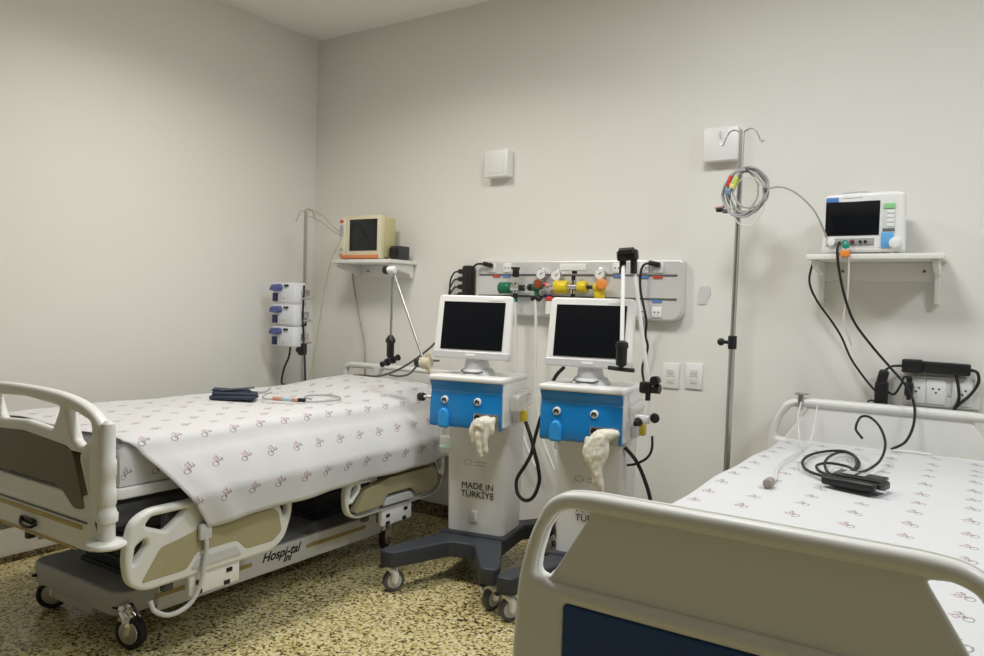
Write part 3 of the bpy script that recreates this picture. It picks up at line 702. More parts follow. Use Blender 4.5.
def flowmeter(label, x, z, body, m, knob_x, knob_m):
    t = thing('flowmeter', label, 'flowmeter', (x, YP, z), 0, 'flowmeters on the gas panel')
    for p in body: pass
    return t
# green oxygen regulator
t = thing('oxygen_regulator', 'green oxygen regulator plugged in at the left of the gas panel', 'regulator', (-2.10, YP, 1.392), 0, 'regulators on the gas panel')
b = MB(); b.cyl((-.185, -.05, -.002), (-.115, -.05, 0), .033, .031, bev=.005); b.build('green_knob', GREEN, t)
b = MB(); b.cyl((-.11, -.05, 0), (-.055, -.05, 0), .020); b.cyl((-.085, -.05, .03), (-.085, -.05, -.03), .016); b.cyl((-.085, 0, 0), (-.085, -.05, 0), .013); b.build('valve_body', CHROME, t)
b = MB(); b.cyl((-.055, -.05, 0), (-.03, -.05, 0), .017); b.cyl((.0, -.05, .004), (.02, -.05, .004), .019); b.box((-.085, -.05, .083), (.03, .03, .05), .005); b.box((-.088, -.05, .108), (.045, .03, .012), .004); b.cyl((-.085, -.05, -.03), (-.085, -.05, -.055), .013); split_build(b, 'black_fitting', BLACK, t)
b = MB(); b.cyl((-.03, -.05, 0), (.06, -.05, .006), .006); b.build('stem', STEEL, t)
b = MB(); b.cyl((.03, -.05, .0), (.075, -.05, .02), .021, .026); b.cyl((.05, -.05, -.045), (.05, -.05, .0), .013); b.cyl((-.085, -.05, -.055), (-.085, -.05, -.075), .014); split_build(b, 'green_fitting', GREEN, t)
b = MB(); b.cyl((.075, -.075, .022), (.075, -.09, .022), .027, bev=.004); b.build('brown_cap', mat('brown_cap', (.28, .07, .03), .4), t)
b = MB(); b.cyl((.05, -.05, -.045), (.075, -.05, -.06), .016); b.cyl((.02, -.05, -.06), (.04, -.05, -.05), .012); b.build('hose_nut', BLACK, t)
t = thing('air_regulator', 'yellow medical air regulator plugged in at the middle of the gas panel', 'regulator', (-1.80, YP, 1.400), 0, 'regulators on the gas panel')
b = MB(); b.cyl((-.135, -.05, 0), (-.06, -.05, 0), .036, .033, bev=.006); b.cyl((.0, -.05, .002), (.05, -.05, .002), .031, bev=.006); b.cyl((.09, -.05, .0), (.145, -.05, .004), .022, .028, bev=.005); b.cyl((.12, -.05, -.055), (.12, -.05, -.02), .026, bev=.004); b.box((.125, -.05, -.045), (.05, .03, .02), .005); split_build(b, 'yellow_knob', YELLOW, t)
b = MB(); b.cyl((-.06, -.05, 0), (.0, -.05, 0), .019); b.cyl((-.03, -.05, -.035), (-.03, -.05, .035), .016); b.cyl((-.03, 0, 0), (-.03, -.05, 0), .013); b.cyl((-.16, -.05, 0), (-.135, -.05, 0), .026); b.build('valve_body', CHROME, t)
b = MB(); b.cyl((.05, -.05, .002), (.09, -.05, .001), .010); b.cyl((-.03, -.05, .035), (-.03, -.05, .06), .011); b.cyl((-.025, -.05, .07), (-.025, -.05, .085), .014); b.cyl((-.03, -.05, -.035), (-.03, -.05, -.055), .012); split_build(b, 'black_fitting', BLACK, t)
b = MB(); b.cyl((.135, -.06, .014), (.152, -.092, .018), .028, bev=.005); b.build('orange_cap', ORANGE, t)
t = thing('suction_fitting', 'pink and red suction fitting between green and yellow regulators', 'fitting', (-1.965, YP, 1.395))
b = MB(); b.cyl((-.0, -.04, .005), (-.03, -.045, .015), .013); b.cyl((0, 0, 0), (0, -.04, 0), .012); b.build('fitting_body', mat('pink_plastic', (.62, .32, .38), .5), t)
b = MB(); b.cyl((-.03, -.045, .015), (-.045, -.047, .020), .010); b.build('red_nut', REDP, t)
t = thing('suction_jar', 'small white suction jar with red lid below the panel rail beside the right monitor', 'jar', (-1.975, YP-.03, 1.25))
b = MB(); b.lathe([(.022, .0), (.026, .005), (.026, .07), (.02, .075)], n=20); b.box((0, .02, .05), (.02, .03, .03), .004); b.build('jar_body', WHITEP, t)
b = MB(); b.lathe([(.02, .075), (.027, .078), (.027, .092), (.018, .098)], n=20); b.build('jar_lid', REDP, t)
for i, (x, z, lab) in enumerate(((-2.038, 1.470, 'round white dial gauge above the green regulator'), (-1.946, 1.462, 'round white dial gauge between the green and yellow regulators'), (-1.690, 1.472, 'round white dial gauge above the orange capped yellow knob'))):
    t = thing('pressure_gauge', lab, 'gauge', (x, YP, z), 0, 'dial gauges on the gas panel')
    b = MB(); b.cyl((0, .0, 0), (0, -.03, 0), .032, .032, n=28, bev=.004); b.cyl((0, -.01, -.03), (0, -.01, -.06), .008); b.build('gauge_body', CHROME, t)
    b = MB(); b.cyl((0, -.029, 0), (0, -.032, 0), .027, n=28); f_ = b.build('dial_face', WHITEP, t)
    b = MB(); b.box((.006, -.033, .004), (.022, .002, .003), .0005, Euler((0, R(-35), 0))); b.cyl((0, -.031, 0), (0, -.0345, 0), .004, n=12); b.build('needle', RAILD, f_)
for x, x2, lab in ((-2.184, -2.165, 'white gas hose hanging below the green regulator knob'), (-2.055, -2.045, 'white gas hose hanging below the brown capped valve')):
    cable('gas_hose', lab, [(x, YP-.05, 1.33), (x+.004, YP-.05, 1.25), (x+.008, YP-.045, 1.10), (x2, YP-.04, .85), (x2+.04, YP-.03, .60), (x2+.12, YP-.02, .42)], .0085, WCAB, 'hose', 'white gas hoses', n=12)
# vertical multi-socket bar at the left end with plugs and cords
t = thing('multi_socket', 'black upright multi-socket with plugs hanging at the left end of gas panel', 'power strip', (-2.555, YB-.03, 1.42))
b = MB(); b.box((0, 0, -.02), (.066, .05, .24), .012); b.build('socket_body', BLACK, t)
for k in range(4):
    z = .065-k*.045
    b = MB(); b.box((-.045, -.005, z), (.04, .035, .028), .008); pl = b.build('plug', BLACK, t)
    b = MB(); b.tube([(-.06, -.005, z), (-.10, -.008, z-.01), (-.125-.004*k, -.012, z-.08), (-.10-.01*k, -.015, -.17), (-.06, -.015, -.28), (.0, -.012, -.42)], .005); b.build('plug_cord', RUBBER, pl)
def plug_cord(label, p, pts):
    t = thing('plug_and_cord', label, 'power cord', p, 0, 'cords plugged into the gas panel')
    b = MB(); b.box((.0, -.012, 0), (.06, .03, .026), .008, Euler((0, R(12), 0))); b.build('plug', BLACK, t)
    b = MB(); b.tube(pts, .006); b.build('cord', RUBBER, t)
plug_cord('black plug and cord at the left end sockets of the gas panel', (-2.39, YP-.010, 1.522), [(-.025, -.015, .004), (-.07, -.025, .0), (-.10, -.03, -.04), (-.11, -.02, -.12), (-.115, .02, -.22), (-.10, .035, -.40), (-.06, .04, -.60)])
plug_cord('black plug and cord at the right end sockets of the gas panel', (-1.40, YP-.010, 1.522), [(-.025, -.015, .004), (-.05, -.03, -.01), (-.062, -.035, -.06), (-.058, -.03, -.14), (-.04, -.025, -.22), (-.035, -.0, -.29), (-.045, .02, -.36), (-.035, .03, -.42), (-.06, .03, -.52), (-.05, .035, -.60)])

# ------------------------------------------------------------------ wall fittings
t = thing('wall_speaker', 'small square white box high on the back wall, left of centre', 'wall box', (-2.362, YB, 2.092), 0, 'white boxes high on the wall')
b = MB(); b.box((0, -.035, 0), (.155, .07, .15), .008); b.build('cover', WHITEP, t); b = MB(); b.box((0, -.071, 0), (.115, .004, .11), .001); b.build('front_plate', mat('offwhite', (.82, .82, .80), .5), t)
t = thing('junction_box', 'larger blank white box high on the wall behind right drip stand', 'wall box', (-1.10, YB, 2.088), 0, 'white boxes high on the wall')
b = MB(); b.box((0, -.03, 0), (.165, .06, .158), .006); bx = b.build('cover', WHITEP, t); b = MB(); b.tube([(0, -.062, .055), (0, -.075, .045), (.006, -.075, .03)], .004, sm=4); b.build('hook', LGREY, t)
for i, (x, z, lab) in enumerate(((-1.320, .968, 'white double light switch by the right ventilator, the left of two'), (-1.203, .974, 'white double light switch, the right of two'))):
    t = thing('light_switch', lab, 'light switch', (x, YB, z), 0, 'light switches')
    b = MB(); b.box((0, -.005, 0), (.085, .010, .125), .004); sp = b.build('switch_plate', WHITEP, t)
    for dz in (-.022, .022):
        b = MB(); b.box((0, -.011, dz), (.036, .006, .030), .002, Euler((R(6), 0, 0))); rk = b.build('rocker', mat('switch_white', (.80, .80, .78), .4), sp)
    b = MB(); b.box((0, -.0115, 0), (.044, .003, .004), .001); b.build('gap', LGREY, sp)
b = MB(); b.mesh(plate([rounded([(-.03, -.045), (.012, -.045), (.012, -.02), (.03, .0), (.03, .045), (-.02, .045), (-.03, .02)], .012)], .004, .001, XZ, (-1.168, YB-.003, 1.372)))
tag(b.build('adhesive_patch', PATCH), 'faint grey adhesive patch on the wall just right of the gas panel', 'patch')

def shelf(label, x0, x1, z, ydep, group, leg):
    xc = (x0+x1)/2; w = x1-x0
    t = thing('wall_shelf', label, 'shelf', (xc, YB, z), 0, group)
    b = MB(); b.box((0, -ydep/2, -.011), (w, ydep, .022), .004); b.build('shelf_board', SHELFW, t)
    b = MB(); b.box((0, -.010, -.062), (w-.05, .020, .08), .003); ap = b.build('back_rail', SHELFW, t)
    b = MB()
    for sx in (-.28, .34): b.cyl((sx*w, -.019, -.06), (sx*w, -.024, -.06), .006, n=12)
    split_build(b, 'screw', DGREY, ap)
    for sx in (-1, 1):
        pr = rounded([(-.012, -.022), (-ydep+.03, -.022), (-ydep+.035, -.05), (-.05, -.08), (-.035, -leg), (-.006, -leg)], .01)
        b = MB(); b.mesh(plate([pr], .022, .004, YZ, (sx*(w/2-.03), 0, 0))); b.build('bracket', SHELFW, t)
    return t
shelf('white wall shelf above the head of the left bed', -3.46, -2.965, 1.548, .25, 'wall shelves', .105)
shelf('white wall shelf above the head of the right bed', -.662, -.158, 1.548, .25, 'wall shelves', .20)

# cream monitor on the left shelf
t = CREAMMON = thing('patient_monitor', 'older cream patient monitor with orange front strip on the left shelf', 'patient monitor', (-3.232, 3.44, 1.548), R(1), 'patient monitors')
b = MB(); b.box((0, .07, .138), (.315, .12, .245), .012); b.build('rear_case', CREAM2, t)
b = MB(); b.box((0, .0, .135), (.325, .05, .262), .012); fr = b.build('front_bezel', CREAM, t)
b = MB(); b.box((-.142, -.024, .135), (.05, .012, .235), .004); kp = b.build('key_strip', mat('pale_keypad', (.74, .72, .62), .5), fr)
for z, m, h in ((.235, REDP, .018), (.175, mat('grey_blue_keys', (.33, .38, .46), .5), .07), (.065, mat('dull_green', (.42, .48, .35), .5), .018), (.03, ORANGE, .014)):
    b = MB(); b.box((-.142, -.031, z), (.026, .006, h), .002); b.build('key', m, kp)
b = MB(); b.box((.030, -.024, .148), (.222, .006, .192), .002); b.build('screen', SCREEN, fr)
b = MB(); b.box((.0, -.024, .017), (.31, .012, .022), .004); b.build('orange_strip', mat('faded_orange', (.72, .26, .11), .5), fr)
b = MB()
for sx in (-.12, .12):
    for y in (.0, .15): b.cyl((sx, y, 0), (sx, y, .014), .012, n=14)
split_build(b, 'foot', BLACK, t)
t = thing('power_supply', 'small dark box beside the cream monitor on the left shelf', 'power supply', (-3.018, 3.545, 1.548))
b = MB(); b.box((0, 0, .045), (.072, .10, .082), .006); b.build('case', mat('charcoal_case', (.045, .045, .047), .5), t); b = MB(); b.box((0, -.061, .045), (.06, .003, .055), .001); b.build('grille', BLACK, t)

# modern monitor on the right shelf
t = thing('patient_monitor', 'white patient monitor with round knob and blue keypad on the right shelf', 'patient monitor', (-.452, 3.44, 1.548), R(-1), 'patient monitors')
b = MB(); b.mesh(plate([rounded([(-.155, .008), (.155, .008), (.150, .245), (.10, .252), (-.13, .248), (-.150, .24)], .014, 4)], .06, .012, XZ, (0, .01, 0))); b.box((0, .08, .122), (.28, .12, .215), .02); cs = b.build('case', WHITEP, t)
b = MB(); b.box((-.040, -.021, .146), (.204, .004, .140), .002); b.build('screen', SCREEN, cs)
b = MB(); b.box((-.118, -.021, .225), (.048, .004, .020), .002); b.build('brand_label', BLUEL, cs)
b = MB(); b.box((-.04, -.021, .236), (.07, .004, .012), .002); b.build('warning_label', mat('label_white', (.9, .9, .9), .5), cs)
b = MB(); b.tube([(-.10, .01, .25), (-.06, .008, .259), (.0, .008, .259), (.03, .01, .25)], .005); b.build('carry_handle', LGREY, cs)
b = MB(); b.box((-.045, -.021, .050), (.180, .006, .030), .003); jp = b.build('connector_strip', mat('strip_grey', (.36, .36, .34), .5), cs)
for x, m, r in ((-.115, WHITEP, .017), (-.085, TANCAB, .008), (-.062, mat('teal', (.0, .30, .25), .4), .009), (-.035, mat('maroon', (.14, .03, .06), .4), .009), (-.005, BLACK, .006), (.014, BLACK, .006)):
    b = MB(); b.cyl((x, -.02, .050), (x, -.036, .050), r, r*.9, n=18, bev=.001); b.build('connector', m, jp)
b = MB(); b.box((.096, -.021, .100), (.046, .005, .155), .004); kp = b.build('keypad', mat('keypad_grey', (.62, .66, .66), .5), cs)
b = MB(); b.box((.096, -.0245, .192), (.042, .003, .022), .003); b.build('alarm_key', mat('pale_green_key', (.30, .66, .32), .5), kp)
for k in range(4): b = MB(); b.box((.102, -.0245, .168-k*.018), (.026, .003, .013), .002); b.build('key', WHITEP, kp)
b = MB(); b.box((.096, -.0245, .096), (.044, .003, .012), .001); b.build('dark_bar', mat('bar_grey', (.15, .16, .16), .5), kp)
b = MB(); b.box((.092, -.0245, .055), (.044, .003, .062), .002); b.build('blue_field', mat('sky_blue', (.13, .42, .78), .5), kp)
b = MB(); b.cyl((.122, -.02, .042), (.122, -.045, .042), .023, .021, n=28, bev=.004); b.build('control_knob', WHITEP, cs)
b = MB(); b.box((.0, -.018, .026), (.20, .004, .004), .001); b.build('red_line', mat('dusty_red', (.55, .28, .28), .5), cs)
b = MB()
for sx in (-.11, .11):
    for y in (.0, .11): b.cyl((sx, y, 0), (sx, y, .012), .011, n=14)
split_build(b, 'foot', LGREY, t)

# power outlets, strip and adapters at the right bed
t = thing('outlet_panel', 'white wall outlet panel above the headboard of the right bed', 'outlet', (-.158, YB, .99))
b = MB(); b.box((0, -.012, 0), (.275, .024, .125), .005); op = b.build('plate', mat('outlet_white', (.74, .74, .71), .45), t)
for x in (-.09, -.018, .075):
    b = MB(); b.box((x, -.025, .0), (.070, .006, .105), .003); so = b.build('socket', WHITEP, op)
    b = MB()
    for dx, dz in ((-.011, .012), (.011, .012), (0, -.004)): b.cyl((x+dx, -.027, dz), (x+dx, -.0295, dz), .004, n=10)
    b.build('socket_holes', BLACK, so)
for x in (-.054, .03): b = MB(); b.box((x, -.025, .01), (.012, .005, .05), .001); b.build('divider_key', LGREY, op)
t = thing('power_strip', 'black power strip lying on top of the outlet panel', 'power strip', (-.180, YB-.035, 1.090), 0)
b = MB(); b.box((0, 0, 0), (.245, .045, .048), .006, Euler((0, R(1), 0))); b.box((-.085, -.004, .002), (.075, .052, .056), .006); b.build('strip_body', BLACK, t)
b = MB(); b.tube([(.12, 0, .0), (.145, -.005, -.01), (.150, -.005, -.05), (.125, -.005, -.10), (.085, -.003, -.145), (.066, .005, -.18)], .006); b.build('right_cord', RUBBER, t)
b = MB(); b.tube([(.072, -.01, -.02), (.082, -.012, -.07), (.086, -.01, -.12), (.070, -.005, -.17)], .006); b.build('plug_cord', RUBBER, t)
b = MB(); b.tube([(-.12, 0, .0), (-.16, -.005, -.005), (-.19, -.005, -.03), (-.205, -.005, -.06)], .005); b.build('left_cord', RUBBER, t)
t = thing('power_adapter', 'black adapter hanging beside the outlet panel, the larger of two', 'adapter', (-.375, YB-.045, .985), 0, 'black adapters')
b = MB(); b.box((0, 0, -.02), (.052, .04, .11), .010); b.box((.002, 0, .05), (.04, .036, .07), .012, Euler((0, R(12), 0))); b.build('case', BLACK, t)
b = MB(); b.tube([(.0, -.01, -.06), (-.04, -.015, -.05), (-.055, -.02, -.08), (-.05, -.02, -.1)], .004); b.tube([(.025, 0, -.01), (.05, -.01, -.015), (.075, -.02, .03), (.085, -.02, .06), (.11, -.02, .055)], .005); b.build('cord', RUBBER, t)
t = thing('cable_plug', 'small black plug on the cable at the left edge of the outlet panel', 'plug', (-.272, YB-.055, .995), 0, 'black adapters')
b = MB(); b.box((0, 0, 0), (.034, .03, .06), .010); b.box((0, 0, .03), (.022, .022, .05), .008); b.build('body', BLACK, t)
b = MB(); b.cyl((0, 0, -.028), (0, 0, -.045), .008); b.build('strain_relief', RUBBER, t)

cable('power_cable', 'black cable running from the left end of the right shelf down to the adapter', [(-.655, 3.52, 1.525), (-.668, 3.53, 1.44), (-.64, 3.55, 1.36), (-.575, 3.565, 1.265), (-.535, 3.57, 1.20), (-.495, 3.575, 1.11), (-.44, 3.58, 1.03), (-.385, 3.58, .965)], .0048, RUBBER, group='cables below the right shelf')
cable('monitor_cable', 'thick black cable from the right monitor looping down behind the right bed', [(-.535, 3.405, 1.597), (-.538, 3.385, 1.56), (-.530, 3.40, 1.48), (-.508, 3.43, 1.37), (-.472, 3.45, 1.27), (-.405, 3.46, 1.175), (-.33, 3.47, 1.085), (-.275, 3.47, 1.02), (-.242, 3.46, .95), (-.238, 3.44, .87), (-.262, 3.42, .80), (-.31, 3.40, .765)], .0055, RUBBER, group='cables below the right shelf')
cable('sensor_lead', 'thin white lead hanging from the right monitor', [(-.512, 3.405, 1.595), (-.50, 3.388, 1.57), (-.496, 3.41, 1.50), (-.50, 3.44, 1.38), (-.512, 3.46, 1.27), (-.485, 3.50, 1.17)], .0042, WCAB, group='cables below the right shelf')
t = thing('cable_connector', 'orange and green cable connector hanging at the front of the right monitor', 'connector', (-.508, 3.385, 1.552))
b = MB(); b.box((0, 0, -.004), (.036, .022, .028), .005); b.build('orange_body', ORANGE, t)
b = MB(); b.box((.002, .008, .028), (.026, .02, .024), .006, Euler((0, R(20), 0))); b.build('green_plug', mat('jade', (.0, .30, .20), .4), t)

# ------------------------------------------------------------------ drip stands
def iv_stand(label, x, y, ztop, hooks, lean=0, group='drip stands', base_rot=0, rb=.24):
    t = thing('iv_stand', label, 'drip stand', (x, y, 0), 0, group)
    b = MB(); b.cyl((lean*.06, 0, .09), (lean*.5, 0, 1.14), .0140); b.build('lower_pole', STEEL, t)
    b = MB(); b.cyl((lean*.5, 0, 1.1), (lean, 0, ztop), .0115); b.build('upper_pole', STEEL, t)
    b = MB(); b.cyl((lean*.52, 0, 1.13), (lean*.52, 0, 1.19), .019, bev=.004); b.cyl((lean*.5-.01, 0, 1.16), (lean*.5-.045, 0, 1.16), .008); b.sph((lean*.5-.05, 0, 1.16), .017); b.build('height_clamp', BLACK, t)
    b = MB(); b.cyl((0, 0, .07), (0, 0, .11), .035, .025)
    for k in range(5):
        a = base_rot+k*2*math.pi/5; b.tube([(0, 0, .088), (math.cos(a)*rb*.5, math.sin(a)*rb*.5, .082), (math.cos(a)*rb, math.sin(a)*rb, .062)], .0105, sm=4)
    bs = b.build('base', CHROME, t)
    for k in range(5):
        a = base_rot+k*2*math.pi/5; q = MB(); q.cyl((math.cos(a)*rb, math.sin(a)*rb-.009, .025), (math.cos(a)*rb, math.sin(a)*rb+.009, .025), .025, bev=.003); q.cyl((math.cos(a)*rb, math.sin(a)*rb, .03), (math.cos(a)*rb, math.sin(a)*rb, .066), .008); q.build('base_caster', BLACK, bs)
    for s in hooks:
        b = MB(); b.tube([(lean, 0, ztop-.012), (lean+s*.03, 0, ztop+.004), (lean+s*.055, 0, ztop-.002), (lean+s*.072, 0, ztop-.032), (lean+s*.083, 0, ztop-.056), (lean+s*.094, 0, ztop-.05)], .0038, sm=5); b.build('hook', CHROME, t)
    return t
iv_stand('steel drip stand holding three pumps in the corner beyond the left bed', -3.545, 3.27, 1.835, (-1, 1), 0, base_rot=R(18), rb=.2)
iv_stand('steel drip stand carrying a cable coil, between the right ventilator and the right bed', -.962, 3.40, 2.095, (-1, 1), .015, base_rot=R(54), rb=.2)
for k, z in enumerate((1.268, 1.134, 1.000)):
    t = thing('infusion_pump', ['blue and white infusion pump, top of the stack of three on the drip stand', 'blue and white infusion pump, middle of the stack of three on the drip stand', 'blue and white infusion pump, bottom of the stack of three on the drip stand'][k], 'infusion pump', (-3.645, 3.22, z), 0, 'infusion pumps')
    b = MB(); b.box((.022, 0, .064), (.19, .10, .124), .008); cs = b.build('case', PUMP, t)
    b = MB(); b.mesh(plate([rounded([(-.088, .078), (-.07, .112), (.012, .117), (.022, .084), (-.02, .072)], .012, 4)], .13, .006, XZ, (0, -.005, 0))); b.build('blue_door', PBLUE, cs)
    b = MB(); b.box((-.045, -.052, .036), (.046, .006, .050), .002); b.build('display', PNAVY, cs)
    b = MB()
    for dx, dz in ((.004, .05), (.004, .034), (.004, .018)): b.box((dx, -.052, dz), (.012, .006, .010), .002)
    split_build(b, 'button', LGREY, cs)
    b = MB(); b.box((.03, -.052, .03), (.008, .005, .008), .001); b.build('indicator', mat('coral', (.7, .3, .25), .4), cs)
    b = MB(); b.box((.055, -.05, .108), (.035, .02, .012), .003); b.build('latch', BLACK, cs)
    b = MB(); b.box((.112, .04, .064), (.03, .06, .04), .005); b.cyl((.125, .02, .03), (.185, .02, .032), .008); b.cyl((.175, .02, .032), (.205, .02, .034), .005); b.build('pole_clamp', STEEL, cs)
t = thing('pole_knob', 'black clamp knob on the left drip stand just below the pumps', 'knob', (-3.545, 3.26, .98))
b = MB(); b.cyl((-.035, 0, 0), (-.012, 0, 0), .02, bev=.004); b.box((.005, 0, .01), (.034, .05, .08), .008); b.build('knob_body', BLACK, t)

cable('infusion_line', 'thin grey line looping from the left stand hook across to the cream monitor', [(-3.535, 3.25, 1.83), (-3.50, 3.24, 1.845), (-3.44, 3.24, 1.83), (-3.37, 3.25, 1.795), (-3.30, 3.27, 1.73), (-3.255, 3.29, 1.69), (-3.25, 3.26, 1.63), (-3.29, 3.24, 1.53), (-3.335, 3.23, 1.33), (-3.37, 3.22, 1.08), (-3.40, 3.20, .84), (-3.39, 3.17, .81)], .0042, TANCAB, group='lines near the left stand')
cable('infusion_line', 'second thin line dipping between the left stand and the cream monitor', [(-3.53, 3.24, 1.82), (-3.48, 3.235, 1.80), (-3.45, 3.24, 1.79), (-3.39, 3.25, 1.765), (-3.31, 3.27, 1.71), (-3.262, 3.285, 1.685)], .0032, TANCAB, group='lines near the left stand')
cable('pump_cord', 'dark cord running down the left drip stand from the pumps', [(-3.52, 3.245, 1.38), (-3.515, 3.235, 1.2), (-3.51, 3.24, 1.07), (-3.475, 3.22, .93), (-3.435, 3.19, .82), (-3.41, 3.17, .79)], .0062, RUBBER, group='cords of the pumps')
cable('pump_cord', 'dark cord bowing out to the left below the pump stack', [(-3.625, 3.24, 1.0), (-3.65, 3.25, .93), (-3.69, 3.25, .86), (-3.70, 3.24, .78), (-3.67, 3.23, .76), (-3.58, 3.22, .765), (-3.50, 3.22, .765), (-3.45, 3.2, .74)], .006, RUBBER, group='cords of the pumps')
cable('hose', 'dark hose sagging over the left headboard beside the left ventilator, the higher of two', [(-2.40, 3.45, 1.26), (-2.52, 3.38, 1.145), (-2.62, 3.34, 1.035), (-2.77, 3.30, .925), (-2.92, 3.28, .868), (-3.05, 3.27, .862), (-3.10, 3.25, .858)], .0058, mat('hose_grey', (.08, .08, .075), .5), 'hose', 'hoses at the left headboard')
cable('hose', 'dark hose sagging over the left headboard beside the left ventilator, the lower of two', [(-2.36, 3.10, 1.0), (-2.48, 3.14, .99), (-2.58, 3.20, .955), (-2.67, 3.24, .90), (-2.77, 3.27, .878), (-2.83, 3.26, .882)], .0055, mat('hose_grey2', (.10, .10, .09), .5), 'hose', 'hoses at the left headboard')
def child_cable(name, parent, pts, r, m):
    o = MB().tube(pts, r).build(name, m); bpy.context.view_layer.update()
    o.parent = parent; o.matrix_parent_inverse = parent.matrix_world.inverted(); return o
child_cable('power_cord', CREAMMON, [(-3.30, 3.55, 1.60), (-3.40, 3.62, 1.575), (-3.485, 3.635, 1.50), (-3.48, 3.63, 1.42), (-3.45, 3.63, 1.30), (-3.405, 3.63, 1.15), (-3.37, 3.63, 1.02), (-3.355, 3.625, .88), (-3.35, 3.62, .7)], .0055, TANCAB)
# looped black cords of the ventilators
child_cable('power_cord', VENT1, [(-1.76, 2.98, .765), (-1.725, 2.97, .70), (-1.69, 2.95, .635), (-1.672, 2.95, .58), (-1.662, 2.95, .51), (-1.69, 2.95, .435), (-1.735, 2.95, .412), (-1.775, 2.95, .44), (-1.785, 2.96, .50), (-1.745, 2.965, .57), (-1.715, 2.965, .63), (-1.70, 2.965, .70), (-1.668, 2.97, .82), (-1.62, 2.98, .97), (-1.575, 2.99, 1.03)], .0085, RUBBER)
child_cable('power_cord', VENT2, [(-1.29, 3.03, .70), (-1.24, 3.04, .645), (-1.20, 3.05, .56), (-1.172, 3.05, .47), (-1.17, 3.04, .36), (-1.20, 3.02, .22)], .0085, RUBBER)
child_cable('power_cord', VENT2, [(-1.165, 3.02, .765), (-1.165, 3.02, .71), (-1.185, 3.02, .67), (-1.23, 3.02, .64), (-1.28, 3.04, .622)], .0055, RUBBER)
cable('loose_cable', 'pale grey cord looping on the wall behind the right ventilator', [(-1.80, 3.60, .78), (-1.795, 3.61, .62), (-1.765, 3.615, .50), (-1.70, 3.62, .42), (-1.60, 3.62, .40)], .006, mat('pale_cord', (.62, .62, .58), .5))

# coil of leads and its clip on the right stand
t = thing('cable_coil', 'coil of grey monitor leads hung on the right drip stand', 'cable coil', (-.957, 3.375, 1.82))
def ringpts(cx, cz, rx_, rz_, y, n=20, a0=0., turns=1.0, wob=.004):
    return [(cx+rx_*math.cos(a0+2*math.pi*turns*i/n)+wob*math.sin(i*1.7), y+.004*math.sin(i*1.3), cz+rz_*math.sin(a0+2*math.pi*turns*i/n)) for i in range(n+1)]
b = MB()
for k, (cx_, cz_, a, c_) in enumerate(((.045, 0, .082, .10), (.05, .008, .078, .098), (.062, -.004, .080, .092), (.028, -.004, .072, .098), (.07, .012, .074, .085), (.04, -.012, .086, .10))):
    b.tube(ringpts(cx_, cz_, a, c_, -.012-.006*k, wob=.003), .0042, sm=4)
b.build('lead_loops', GREYCAB, t)
b = MB(); b.tube(ringpts(.06, -.045, .07, .105, -.03), .0028, sm=4); b.build('thin_white_loop', WCAB, t)
b = MB(); b.tube([(.128, -.03, .0), (.15, -.03, .005), (.19, -.025, .01), (.25, -.02, -.015), (.32, .0, -.085), (.36, .03, -.17), (.375, .055, -.215), (.385, .038, -.222)], .0036); b.build('lead_to_monitor', GREYCAB, t)
b = MB(); b.box((.132, -.035, .0), (.02, .018, .018), .004); b.box((.06, -.04, .088), (.022, .018, .02), .004); b.box((-.032, -.04, -.085), (.022, .018, .018), .004); split_build(b, 'cable_tie', DGREY, t)
for p, m, d in (((-.018, -.045, .045), REDP, (.014, .016, .05)), ((.008, -.045, .04), mat('lime', (.55, .66, .05), .4), (.018, .016, .045)), ((-.005, -.047, .022), mat('pale_yellow', (.75, .72, .3), .4), (.022, .014, .022)), ((-.022, -.047, .0), mat('blue_grey', (.22, .30, .42), .4), (.026, .018, .028))):
    b = MB(); b.box(p, d, .004, Euler((0, R(14), 0))); b.build('lead_clip', m, t)
t = thing('sensor_clip', 'small black and red clip sticking out at the left of the cable coil', 'clip', (-1.02, 3.36, 1.745))
b = MB(); b.box((0, 0, 0), (.034, .02, .018), .005); b.build('clip_body', BLACK, t)
b = MB(); b.box((0, 0, .014), (.05, .02, .010), .003, Euler((0, R(-4), 0))); b.build('clip_top', mat('clip_pink', (.70, .52, .46), .5), t)
b = MB(); b.tube([(.02, 0, .0), (.05, 0, .003), (.085, 0, .0)], .004, sm=4); b.build('clip_lead', mat('olive_lead', (.42, .42, .26), .5), t)

# ------------------------------------------------------------------ things lying on the beds
ZL = .812
t = thing('blood_pressure_cuff', 'folded navy blood pressure cuff lying on the left bed', 'cuff', (-2.995, 2.335, ZL), R(37))
b = MB()
def flatroll(w, l, z0, h, dx=0, ry=0):
    return MB().box((dx, 0, z0+h/2), (l, w, h), h*.42, Euler((0, ry, 0)), 3)
for i, (z0, h, w, l, dx) in enumerate(((0, .020, .10, .21, 0), (.018, .018, .092, .20, .005), (.034, .012, .07, .17, -.015))):
    b.box((dx, .004*i, z0+h/2), (l, w, h), h*.45, Euler((0, R(1.5*i), R(4*i))), 3)
b.build('folded_cloth', DENIM, t)
b = MB(); b.box((.02, -.01, .050), (.15, .03, .006), .002, Euler((0, R(-4), R(12)))); b.build('velcro_strap', mat('cuff_strap', (.09, .10, .13), .7), t)
b = MB(); b.tube([(.08, .03, .03), (.12, .045, .028), (.14, .06, .035), (.15, .075, .045)], .006); b.build('cuff_tube', GREYCAB, t)
t = thing('sensor_cable', 'grey lead with pink and blue plugs lying coiled on the left bed near the head', 'cable', (0, 0, ZL))
